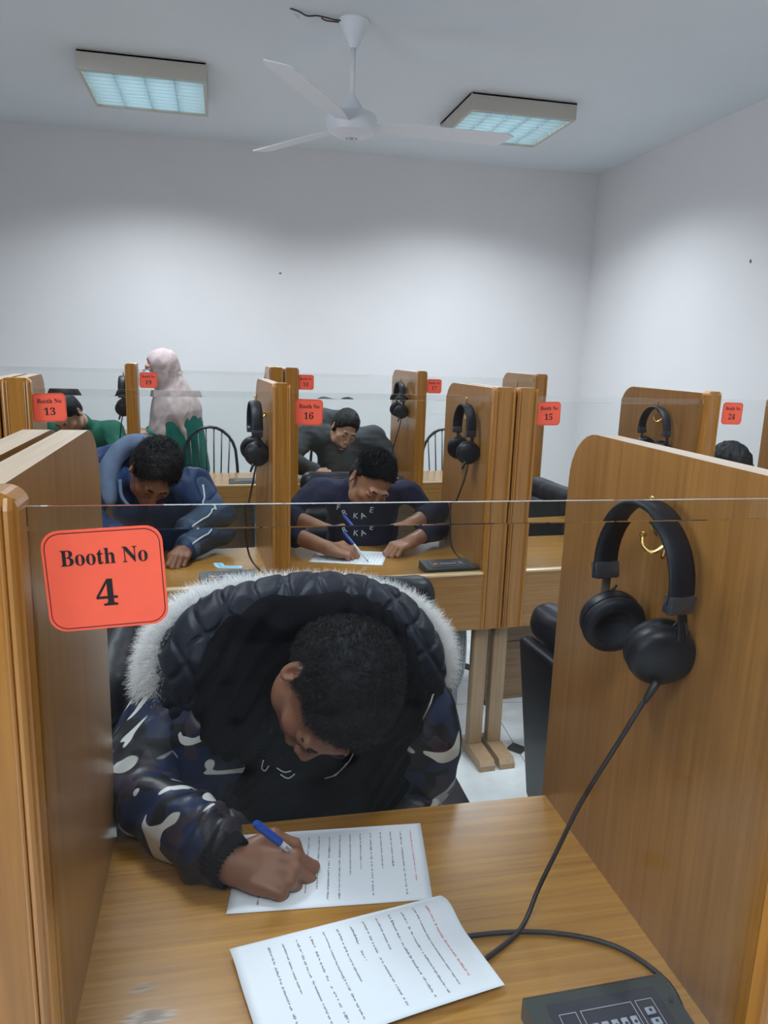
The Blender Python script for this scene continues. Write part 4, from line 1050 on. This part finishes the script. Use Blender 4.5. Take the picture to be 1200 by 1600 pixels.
#STAGE4
# ------------------------------------------------------------------ booth 4: the person in the fur-trimmed parka
def camo_mat():
    m, t, p = new_mat('camouflage_nylon'); tc = t.nodes.new('ShaderNodeTexCoord')
    def noise_(scale, loc, det=1.0, dist=1.2, rot_=(0, 0, 0), sc3=(1, 1, 1)):
        mp = t.nodes.new('ShaderNodeMapping'); mp.inputs['Location'].default_value = loc; mp.inputs['Rotation'].default_value = rot_; mp.inputs['Scale'].default_value = sc3
        n = t.nodes.new('ShaderNodeTexNoise'); n.inputs['Scale'].default_value = scale; n.inputs['Detail'].default_value = det; n.inputs['Distortion'].default_value = dist
        t.links.new(tc.outputs['Object'], mp.inputs['Vector']); t.links.new(mp.outputs['Vector'], n.inputs['Vector']); return n.outputs['Fac']
    def step(v, th):
        r = t.nodes.new('ShaderNodeValToRGB'); r.color_ramp.elements[0].position = th; r.color_ramp.elements[1].position = th + .006; t.links.new(v, r.inputs[0]); return r.outputs[0]
    def mix_(f, a, b):
        n = t.nodes.new('ShaderNodeMix'); n.data_type = 'RGBA'; t.links.new(f, n.inputs[0])
        for i, v in ((6, a), (7, b)):
            if isinstance(v, tuple): n.inputs[i].default_value = (*v, 1)
            else: t.links.new(v, n.inputs[i])
        return n.outputs[2]
    c = mix_(step(noise_(11, (3, 1, 7)), .50), (0.006, 0.006, 0.010), (0.010, 0.020, 0.062))
    c = mix_(step(noise_(12, (9, 4, 2)), .585), c, (0.042, 0.030, 0.046))
    m1 = t.nodes.new('ShaderNodeMapping'); m1.inputs['Rotation'].default_value = (0, radians(12), radians(-30)); m2 = t.nodes.new('ShaderNodeMapping'); m2.inputs['Scale'].default_value = (.42, 1.5, 1.2); m2.inputs['Location'].default_value = WHITE_LOC
    t.links.new(tc.outputs['Object'], m1.inputs['Vector']); t.links.new(m1.outputs[0], m2.inputs['Vector'])
    n = t.nodes.new('ShaderNodeTexNoise'); n.inputs['Scale'].default_value = 11; n.inputs['Detail'].default_value = 1.2; n.inputs['Distortion'].default_value = 1.3; t.links.new(m2.outputs[0], n.inputs['Vector'])
    c = mix_(step(n.outputs['Fac'], .590), c, (0.62, 0.63, 0.60))
    t.links.new(c, p.inputs['Base Color']); p.inputs['Roughness'].default_value = .42; p.inputs['Specular IOR Level'].default_value = .35
    n = t.nodes.new('ShaderNodeTexNoise'); n.inputs['Scale'].default_value = 45; b = t.nodes.new('ShaderNodeBump'); b.inputs['Strength'].default_value = .35; b.inputs['Distance'].default_value = .003
    t.links.new(tc.outputs['Object'], n.inputs['Vector']); t.links.new(n.outputs['Fac'], b.inputs['Height']); t.links.new(b.outputs['Normal'], p.inputs['Normal'])
    return m
WHITE_LOC = (5.2, 1.3, 2.4)
MAT['camo'] = camo_mat()
MAT['parka'] = plain('black_parka_cloth', (0.0075, 0.008, 0.012), .7, spec=.25, bump=(55, .3, .003))
MAT['quilt'] = plain('navy_quilted_lining', (0.004, 0.0065, 0.016), .5, spec=.22, bump=(60, .3, .002))
MAT['hoodie'] = plain('black_fleece', (0.005, 0.005, 0.007), .95, spec=.05, bump=(200, .4, .001))
MAT['fur'] = plain('white_faux_fur', (0.97, 0.97, 0.96), .9, spec=.2)
MAT['furbase'] = plain('fur_backing', (0.92, 0.92, 0.91), .9, spec=.1)
MAT['rib'] = plain('black_rib_knit', (0.005, 0.005, 0.007), .9, spec=.15, bump=(300, .4, .001))
MAT['zip'] = plain('silver_zip', (0.45, 0.44, 0.42), .35, .9)
RC = np.array([tuple(xc), tuple(yc), tuple(zc)])   # photograph directions into room directions, used once to read the pose
f_ = RC @ np.array((-.25, .93, -.22)); f_ /= np.linalg.norm(f_); r_ = RC @ np.array((-.82, -.10, -.57)); r_ -= f_ * (r_ @ f_); r_ /= np.linalg.norm(r_)
RA = np.stack([-r_, -f_, np.cross(r_, f_)], 1)
j = dict(head=(.171, 1.125, 1.008), neck=(.185, 1.275, 1.000), chest=(.18, 1.42, .84), belly=(.18, 1.44, .68), pelvis=(.20, 1.60, .53),
         sR=(-.045, 1.385, .945), sL=(.382, 1.40, .925), eR=(-.165, 1.232, .812), eL=(.412, 1.38, .775), wR=(.008, 1.024, .786), wL=(.34, 1.22, .66),
         kR=(.08, 1.22, .52), kL=(.30, 1.22, .52), aR=(.08, 1.30, .09), aL=(.30, 1.30, .09))
HF = frame((.90, -.30, -.10), (.05, -.62, .78))
o, A, M, tips = figure('person', 'person in white-fur-trimmed camouflage parka bent over papers in booth 4', dict(j=j, R=RA, skin='skin_dark', res=.0028, hres=.0022, rn=.052,
    hR=(HF, 'write'), hL=(frame((-.6, -.7, -.3), (0, 0, 1)), 'curl'), hs=1.03,
    hair=dict(thick=.009, top=1.2, f=300, amp=.0020, res=.0025, fc=(0, -.070, .062), front=(0, -.84, -.54), tz=-.012, n=16000, len=.0075, rad=.0006, curl=.9)))
body4 = o
P_ = SDF(.05)
P_.ell(A['chest'], (.205, .15, .19)); P_.ell(A['belly'] + (0, -.03, 0), (.19, .17, .19)); P_.ell((.18, 1.345, .80), (.19, .135, .13))
P_.cone(A['sR'] + (.03, .01, -.01), A['sL'] + (-.03, .01, -.01), .085, .085, k=.05); P_.ell((.17, 1.44, .97), (.17, .10, .08), k=.05)
P_.ell((-.035, 1.31, .84), (.10, .10, .14)); P_.ell((.375, 1.31, .80), (.08, .09, .14)); P_.cut((0, 1.19, 0), (0, -1, 0), k=.03); P_.disp = folds(20, .012, 71)
pk = np_mesh('parka', *P_.mesh((-.16, 1.10, .42), (.50, 1.68, 1.12), .006), 'camo', o)
for k, nm in (('R', 1), ('L', -1)):
    S_, E_, W_ = A['s' + k], A['e' + k], A['w' + k]
    T = SDF(.02); T.cone(S_, E_, .078, .065 if k == 'R' else .056, k=.02); T.cone(E_, E_ + (W_ - E_) * .80, .063, .049, k=.02)
    T.cone(E_ + (W_ - E_) * .55, E_ + (W_ - E_) * .78, .053, .053, k=.02)
    ax_ = (W_ - E_) / np.linalg.norm(W_ - E_)
    def dsp(P, ax_=ax_, E_=E_, b=folds(26, .013, 81 + nm)):
        u = (P - E_) @ ax_; return b(P) + .004 * np.sin(u * 120 + 3 * np.sin(P[:, 0] * 30))
    T.disp = dsp
    lo, hi = bounds(S_, E_, W_, r=.10); lo[2] = max(lo[2], .755 if k == 'R' else 0)
    if k == 'R': T.cut((0, 0, ZD + .003), (0, 0, -1), k=.004)
    np_mesh('sleeve', *T.mesh(lo, hi, .0045), 'camo', pk)
    T = SDF(.01); c0_, c1_ = E_ + (W_ - E_) * .80, E_ + (W_ - E_) * .97
    T.cone(c0_, c1_, .046, .038); T.cone(c1_, c1_ + ax_ * .02, .033, .033, op='sub', k=.004)
    a1 = np.cross(ax_, (0, 0, 1)); a1 /= np.linalg.norm(a1); a2 = np.cross(ax_, a1)
    T.disp = lambda P, a1=a1, a2=a2, c=c0_: -.0006 + .0007 * np.sin(30 * np.arctan2((P - c) @ a1, (P - c) @ a2))
    if k == 'R': T.cut((0, 0, ZD + .002), (0, 0, -1), k=.004)
    lo, hi = bounds(c0_, c1_, r=.06); np_mesh('cuff', *T.mesh(lo, hi, .0025), 'rib', pk)
# quilted hood lining thrown open around the neck
def pathfn(P3, n=8): return np.array([tuple(q) for q in catmull(P3, n)])
QL = pathfn([(-.070, 1.31, .90), (-.055, 1.305, .950), (-.040, 1.335, 1.000), (.018, 1.375, 1.030), (.110, 1.395, 1.042), (.21, 1.395, 1.042), (.296, 1.375, 1.026), (.340, 1.335, .985), (.350, 1.305, .945), (.378, 1.33, .89)])
Hq = SDF(.02); rr = [.038 + .030 * sin(pi * k / (len(QL) - 1)) ** .7 for k in range(len(QL))]
Hq.chain(QL, rr, k=.02)
def quilt(P, f0=folds(30, .005, 91)):
    a = P[:, 0] * 52 + P[:, 2] * 34 + 8 * f0(P * .3) / .005 * .1; b = P[:, 0] * 50 - (P[:, 2] + P[:, 1] * .6) * 46 + P[:, 1] * 20
    q = np.minimum(np.abs(np.sin(a)), np.abs(np.sin(b + .6 * np.sin(a)))); return -.0050 * (1 - np.exp(-(q / .30) ** 2)) + .002 + f0(P)
Hq.disp = quilt; np_mesh('hood', *Hq.mesh((-.16, 1.22, .84), (.45, 1.52, 1.16), .0038), 'quilt', pk)
# black hooded sweatshirt between head and hood
T = SDF(.03); QI = pathfn([(.02, 1.22, .90), (.01, 1.25, .97), (.04, 1.28, 1.02), (.10, 1.30, 1.045), (.18, 1.305, 1.05), (.25, 1.29, 1.035), (.29, 1.26, .98), (.30, 1.24, .90)])
T.chain(QI, [.046] * len(QI), k=.03); T.cone((.05, 1.31, .86), (.30, 1.31, .84), .085, .085); T.ell((.10, 1.31, .93), (.12, .07, .11)); T.ell((.25, 1.31, .90), (.10, .07, .11)); T.ell((.18, 1.30, .77), (.19, .115, .13))
T.cut((0, 1.184, 0), (0, -1, 0), k=.02)
T.ell((0, -.050, -.01), (.088, .085, .105), k=.01, op='sub', M=M)
def dd(P, f0=folds(34, .006, 93)): return f0(P) + .004 * np.sin((P[:, 0] * .7 - P[:, 2] * .8) * 150 + 4 * np.sin(P[:, 0] * 22))
T.disp = dd; np_mesh('sweatshirt', *T.mesh((-.08, 1.12, .72), (.42, 1.40, 1.14), .0045), 'hoodie', o)
# fur
FP = pathfn([(-.101, 1.33, .938), (-.095, 1.37, .990), (-.062, 1.41, 1.024), (0, 1.45, 1.040), (.103, 1.475, 1.043), (.235, 1.475, 1.038), (.324, 1.45, 1.024), (.373, 1.41, 1.000), (.390, 1.37, .970), (.387, 1.345, .945)], 10)
T = SDF(.01); rf = [.018 + .020 * (1 - abs(sin(pi * (k / (len(FP) - 1)))) ** 2 * .35) for k in range(len(FP))]; T.chain(FP, rf, k=.01)
fb = np_mesh('fur_trim', *T.mesh(FP.min(0) - .05, FP.max(0) + .05, .006), 'furbase', pk)
V_, N_ = surf(fb); strands('fur_strands', V_, N_, 'fur', fb, 52000, .030, .0005, 11, (0, -.15, -.3), .34, .18, 3)
# zips, prints
MB().tube(catmull([(.386, 1.262, .945), (.372, 1.240, .918), (.352, 1.225, .890), (.335, 1.215, .862)], 6), .0022, 6).build('zip', 'zip', pk, True)
#STAGE5
def on_surface(bvh, pts, lift=.002):
    out = []
    for x, z in pts:
        h, n_, _, _ = bvh.ray_cast(Vector((x, .5, z)), Vector((0, 1, 0)))
        if h is not None: out.append(h + Vector((0, -lift, 0)))
    return out
sw = [q for q in o.children if q.name.startswith('sweatshirt')][0]
bvh = BVHTree.FromPolygons([v.co[:] for v in sw.data.vertices], [q.vertices[:] for q in sw.data.polygons])
for pts in ([(.065, .842), (.062, .828), (.068, .820), (.074, .830)], [(.088, .826), (.100, .822), (.112, .825)], [(.094, .818), (.106, .815), (.118, .822)],
            [(.170, .812), (.185, .814), (.200, .822), (.215, .836), (.222, .848)], [(.188, .812), (.204, .826), (.210, .834)], [(.200, .818), (.212, .828)], [(.205, .835), (.218, .842)]):
    q = on_surface(bvh, pts)
    if len(q) > 2: MB().tube(catmull(q, 4), .0009, 5).build('sweatshirt_print', 'lettering', sw, True)

# ------------------------------------------------------------------ pen and papers of booth 4
MAT['paper_plain'] = plain('white_paper', (.80, .83, .86), .65, spec=.2)
def paper_mat(name, spacing, red_from, seed, dens=.53):
    """rows of fine handwriting-like print along local v; u in metres across the sheet"""
    m, t, p = new_mat(name); uv = t.nodes.new('ShaderNodeUVMap'); sp = t.nodes.new('ShaderNodeSeparateXYZ'); t.links.new(uv.outputs[0], sp.inputs[0])
    def mm(op, a, b=None):
        n = t.nodes.new('ShaderNodeMath'); n.operation = op
        for i, v in enumerate((a, b)):
            if v is None: continue
            if isinstance(v, (int, float)): n.inputs[i].default_value = v
            else: t.links.new(v, n.inputs[i])
        return n.outputs[0]
    u, v = sp.outputs[0], sp.outputs[1]
    row = mm('DIVIDE', u, spacing); rid = mm('FLOOR', row); fr = mm('FRACT', row)
    cb_ = t.nodes.new('ShaderNodeCombineXYZ'); t.links.new(mm('MULTIPLY', v, 900.0), cb_.inputs[0]); t.links.new(mm('MULTIPLY', rid, 7.31), cb_.inputs[1]); cb_.inputs[2].default_value = seed
    n = t.nodes.new('ShaderNodeTexNoise'); n.inputs['Scale'].default_value = 1.0; n.inputs['Detail'].default_value = 2; t.links.new(cb_.outputs[0], n.inputs['Vector'])
    cb2 = t.nodes.new('ShaderNodeCombineXYZ'); t.links.new(mm('MULTIPLY', v, 300.0), cb2.inputs[0]); t.links.new(mm('MULTIPLY', rid, 3.7), cb2.inputs[1]); cb2.inputs[2].default_value = seed + 4
    n2 = t.nodes.new('ShaderNodeTexNoise'); n2.inputs['Detail'].default_value = 0; n2.inputs['Scale'].default_value = 1.0; t.links.new(cb2.outputs[0], n2.inputs['Vector'])
    # baseline wobble, stroke thickness follows the noise
    off = mm('ABSOLUTE', mm('SUBTRACT', fr, mm('ADD', .5, mm('MULTIPLY', mm('SUBTRACT', n.outputs['Fac'], .5), .34))))
    ink = mm('MULTIPLY', mm('LESS_THAN', off, .040), mm('GREATER_THAN', n2.outputs['Fac'], 1 - dens - .08))
    tall = mm('MULTIPLY', mm('GREATER_THAN', n.outputs['Fac'], .60), mm('LESS_THAN', mm('ABSOLUTE', mm('SUBTRACT', fr, .5)), .11))
    ink = mm('MAXIMUM', ink, mm('MULTIPLY', tall, mm('GREATER_THAN', n2.outputs['Fac'], 1 - dens - .02)))
    # row start / end ragged
    wn = t.nodes.new('ShaderNodeTexWhiteNoise'); wn.noise_dimensions = '1D'; t.links.new(mm('ADD', rid, seed * 1.7), wn.inputs['W'])
    start = mm('MULTIPLY', mm('POWER', wn.outputs['Value'], 3.0), .11)
    ink = mm('MULTIPLY', ink, mm('GREATER_THAN', v, mm('ADD', start, .016))); ink = mm('MULTIPLY', ink, mm('LESS_THAN', v, .190))
    ink = mm('MULTIPLY', ink, mm('GREATER_THAN', u, .030)); ink = mm('MULTIPLY', ink, mm('LESS_THAN', u, red_from + spacing))
    red = mm('GREATER_THAN', u, red_from)
    cr = t.nodes.new('ShaderNodeMix'); cr.data_type = 'RGBA'; t.links.new(red, cr.inputs[0]); cr.inputs[6].default_value = (.03, .03, .035, 1); cr.inputs[7].default_value = (.55, .03, .04, 1)
    mx = t.nodes.new('ShaderNodeMix'); mx.data_type = 'RGBA'; t.links.new(mm('MULTIPLY', ink, .8), mx.inputs[0]); mx.inputs[6].default_value = (.78, .82, .88, 1); t.links.new(cr.outputs[2], mx.inputs[7])
    t.links.new(mx.outputs[2], p.inputs['Base Color']); p.inputs['Roughness'].default_value = .6; p.inputs['Specular IOR Level'].default_value = .2
    return m
def sheet(name, corners, bulge, mats, label, group, nu=24, nv=18, size=(.297, .21), thick=.0006):
    """corners: near-left, near-right, far-right, far-left; bulge(u,v)->height; uv in metres"""
    c = [Vector(q) for q in corners]; b = bmesh.new(); uvl = b.loops.layers.uv.new('UVMap'); G = []
    for k in range(2):
        rows = []
        for i in range(nu + 1):
            rows.append([])
            for j_ in range(nv + 1):
                u, v = i / nu, j_ / nv
                q = c[0] * (1 - u) * (1 - v) + c[1] * u * (1 - v) + c[2] * u * v + c[3] * (1 - u) * v
                q.z += bulge(u, v) + (thick if k else 0); rows[-1].append(b.verts.new(q))
        G.append(rows)
    def face(vs, uvs, mi=0):
        f = b.faces.new(vs); f.smooth = True; f.material_index = mi
        for l, w_ in zip(f.loops, uvs): l[uvl].uv = (w_[0] * size[0], w_[1] * size[1])
    for i in range(nu):
        for j_ in range(nv):
            U = [(i / nu, j_ / nv), ((i + 1) / nu, j_ / nv), ((i + 1) / nu, (j_ + 1) / nv), (i / nu, (j_ + 1) / nv)]
            T_, B_ = G[1], G[0]
            face((T_[i][j_], T_[i + 1][j_], T_[i + 1][j_ + 1], T_[i][j_ + 1]), U)
            face((B_[i][j_ + 1], B_[i + 1][j_ + 1], B_[i + 1][j_], B_[i][j_]), U, 1)
    for i in range(nu):
        for j_ in (0, nv): face((G[0][i][j_], G[0][i + 1][j_], G[1][i + 1][j_], G[1][i][j_]), [(0, 0)] * 4, 1)
    for j_ in range(nv):
        for i in (0, nu): face((G[0][i][j_], G[1][i][j_], G[1][i][j_ + 1], G[0][i][j_ + 1]), [(0, 0)] * 4, 1)
    me = bpy.data.meshes.new(name); b.to_mesh(me); b.free(); o_ = link(name, me, mats); tag(o_, label, 'paper', group); return o_
pm1 = paper_mat('printed_page', .0168, .262, 2.0); pm2 = paper_mat('second_printed_page', .0182, .262, 5.0)
z0 = ZD + .0008
sheet('exam_paper', [(-.002, .961, z0), (.300, .940, z0), (.329, 1.123, z0), (.027, 1.140, z0)], lambda u, v: .0, [pm1, 'paper_plain'], 'printed white sheet under the writing hand in booth 4', 'printed exam sheets')
sheet('exam_paper', [(.042, .706, z0 + .0035), (.347, .766, z0 + .0035), (.309, .930, z0 + .0035), (.002, .884, z0 + .0035)],
      lambda u, v: .004 + .013 * math.exp(-((v - .86) / .16) ** 2) * (.35 + .65 * u) + .006 * sin(pi * u) * (1 - v) * .5, [pm2, 'paper_plain'], 'printed white sheet nearest the camera, folded over and slightly curled', 'printed exam sheets')
pc = paper_mat('far_printed_page', .014, .262, 9.0)
sheet('exam_paper', [(.320, 2.775, z0), (.592, 2.700, z0), (.655, 2.885, z0), (.383, 2.960, z0)], lambda u, v: 0, [pc, 'paper_plain'], 'printed white sheet under the hands of the person in booth 16', 'printed exam sheets')
q3 = [local(C3, 0, ROT3, q) for q in ((-.56, .10, z0), (-.35, .09, z0), (-.34, .36, z0), (-.55, .37, z0))]
sheet('exam_paper', q3, lambda u, v: 0, [pc, 'paper_plain'], 'white sheet before the bearded person in booth 18', 'printed exam sheets')
pp = pen('white ballpoint pen with blue cap held over the papers in booth 4', (.132, 1.032, .7535), (.041, 1.002, .866), ('penwhite', 'penblue'), .0052)
tp, te = Vector((.132, 1.032, .7535)), Vector((.041, 1.002, .866)); ax_ = (te - tp).normalized()
vw = (Vector((0, 0, 1.55)) - tp); nn = (vw - ax_ * vw.dot(ax_)).normalized(); yy = nn.cross(ax_)
t_ = text_mesh('pen_print', 'Prota', .0052, 'ink', pp, (0, 0, 0), serif=False, extrude=.0001)
t_.matrix_world = Matrix.Translation(tp + (te - tp) * .47 + nn * .0053 - yy * .0026) @ Matrix((ax_, yy, nn)).transposed().to_4x4()
